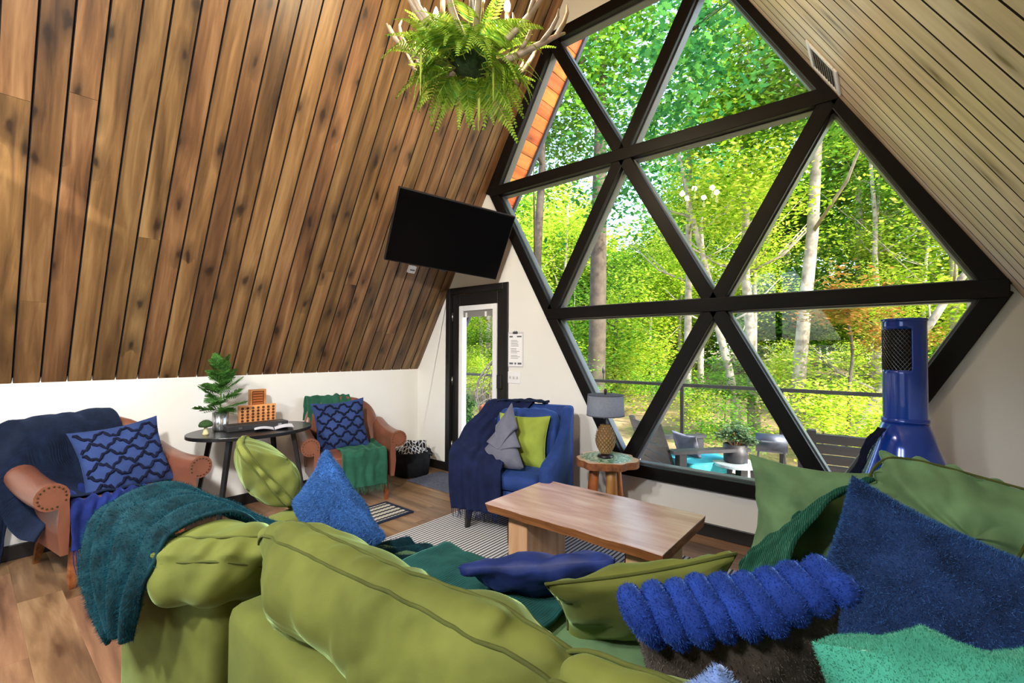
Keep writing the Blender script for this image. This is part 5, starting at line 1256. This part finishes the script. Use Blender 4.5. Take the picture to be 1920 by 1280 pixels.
while cnt < 34:
    y = rt_.uniform(9.5, 26); k = (y + 3.65); x = 1.74 + k * rt_.uniform(-1.3, .3)
    if not ok(x, y, 1.1): continue
    h = rt_.uniform(8, 13); px, dp_ = column(x, y)
    if 1070 < px < 1270: h = min(h, .22 * dp_)
    pale_ = rt_.random() < .65; ln_ = rt_.uniform(-.7, .7)
    tree('forest_tree', 'slim %s forest tree %s, seen %s' % ('pale-trunked' if pale_ else 'dark-trunked', 'leaning left' if ln_ < -.25 else 'leaning right' if ln_ > .25 else 'standing upright', where(px)), x, y, h, rt_.uniform(.06, .15), (ln_, rt_.uniform(-.5, .5)), pale_, [(rt_.choice(['c0', 'c0', 'c1', 'c2']), 0, 0, h * rt_.uniform(.6, .95), rt_.uniform(.7, 1.05)), (rt_.choice(['u0', 'u1', 'c0']), rt_.uniform(-1, 1), rt_.uniform(-1, 1), h * rt_.uniform(.22, .5), rt_.uniform(.6, .9))], GF, 100 + cnt); cnt += 1
spots.clear(); cnt = 0
while cnt < 74:
    y = rt_.uniform(6.0, 24); k = (y + 3.65); x = 1.74 + k * rt_.uniform(-1.3, .3)
    if not ok(x, y, .8): continue
    if 11.5 < y < 14 and x > -3: continue
    s = rt_.uniform(.4, .6) if y < 9 else rt_.uniform(.5, 1.0); zc = .55 * s + rt_.uniform(.2, 1.6)
    t = thing('undergrowth_bush', '%s leafy undergrowth bush %s, seen %s' % ('low' if zc < 1.1 else 'tall', 'close behind the railing' if y < 9 else 'halfway into the wood' if y < 15 else 'deep in the wood', where(column(x, y)[0])), 'bush', (x, y, gz(x, y)), group=GU)
    o = bpy.data.objects.new('foliage', crowns[rt_.choice(['u0', 'u1', 'u0'])]); COL.objects.link(o); o.parent = t; o.location = (0, 0, zc); o.scale = (s, s, s); o.rotation_euler = (0, 0, rt_.uniform(0, 6)); stuff(o)
    MB().tube([(0, 0, -.1), (.05, .05, zc)], [.02, .008], 5).build('stem', M['trunk_dark'], t); cnt += 1
spots.clear(); cnt = 0
while cnt < 42:
    y = rt_.uniform(24, 46); k = (y + 3.65); x = 1.74 + k * rt_.uniform(-1.35, .35)
    if not ok(x, y, 2.6): continue
    h = rt_.uniform(12, 19); px, dp_ = column(x, y)
    if 1070 < px < 1270: h = min(h, .24 * dp_)
    tree('background_tree', '%s broad leafy tree %s, seen %s' % ('tall' if h > 15 else 'shorter', 'far back' if y < 35 else 'furthest back', where(px)), x, y, h, rt_.uniform(.16, .3), (0, 0), True, [(rt_.choice(['f0', 'f1']), 0, 0, h * .72, rt_.uniform(.8, 1.1)), (rt_.choice(['f0', 'f1']), 0, 0, h * .26, rt_.uniform(.7, .95))], GB, 300 + cnt); cnt += 1
# oak bough hanging in front of the upper panes
ok_t = thing('oak_tree', 'dark green oak whose bough hangs before the upper left panes', 'tree', (-3.4, 5.6, gz(-3.4, 5.6) - .2))
MB().tube([(0, 0, 0), (.1, .0, 3), (.2, -.1, 6), (.3, -.2, 9)], [.24, .2, .17, .1], 10).build('trunk', M['trunk_dark'], ok_t, True)
bough = [(.2, -.1, 5.8), (1.2, -1.2, 6.0), (2.2, -2.4, 6.2), (3.0, -2.9, 6.9), (3.8, -3.1, 7.0)]
MB().tube(bough, [.1, .07, .05, .035, .012], 7).build('bough', M['trunk_dark'], ok_t, True)
def sprays():
    rr = random.Random(77); mb = MB(); V = mb.v; F = mb.f
    for i in range(150):
        q = rr.uniform(.15, 1.0) * 4; k = min(3, int(q)); b = Vector(bough[k]).lerp(Vector(bough[k + 1]), q - k)
        c = b + Vector((rr.gauss(0, .45), rr.gauss(0, .45), rr.gauss(-.35, .45)))
        mb.tube([b, (b + c) / 2 + Vector((0, 0, .08)), c], [.006, .004, .002], 3)
        for j in range(16):
            p = c + Vector((rr.gauss(0, .16), rr.gauss(0, .16), rr.gauss(0, .13))); a = rr.uniform(0, 6.28); d = Vector((math.cos(a), math.sin(a), rr.uniform(-.9, .2))).normalized(); s = d.cross(Vector((rr.uniform(-.5, .5), rr.uniform(-.5, .5), 1))).normalized()
            L = rr.uniform(.08, .15); o = len(V); pts = [(0, .04), (.3, .3), (.4, .16), (.62, .36), (.72, .17), (1.0, .05)]
            V += [tuple(p + d * L * u + s * L * w) for u, w in pts] + [tuple(p + d * L * u - s * L * w) for u, w in reversed(pts)]; F.append(tuple(range(o, o + 12)))
    return mb
stuff(sprays().build('leaf_sprays', M['leafO'], ok_t))
for dx, dy, dz, s in ((.2, -.2, 9.2, .9), (-1.4, .6, 8.0, .7)):
    o = bpy.data.objects.new('crown', crowns['c1']); COL.objects.link(o); o.parent = ok_t; o.location = (dx, dy, dz); o.scale = (s, s, s); stuff(o)
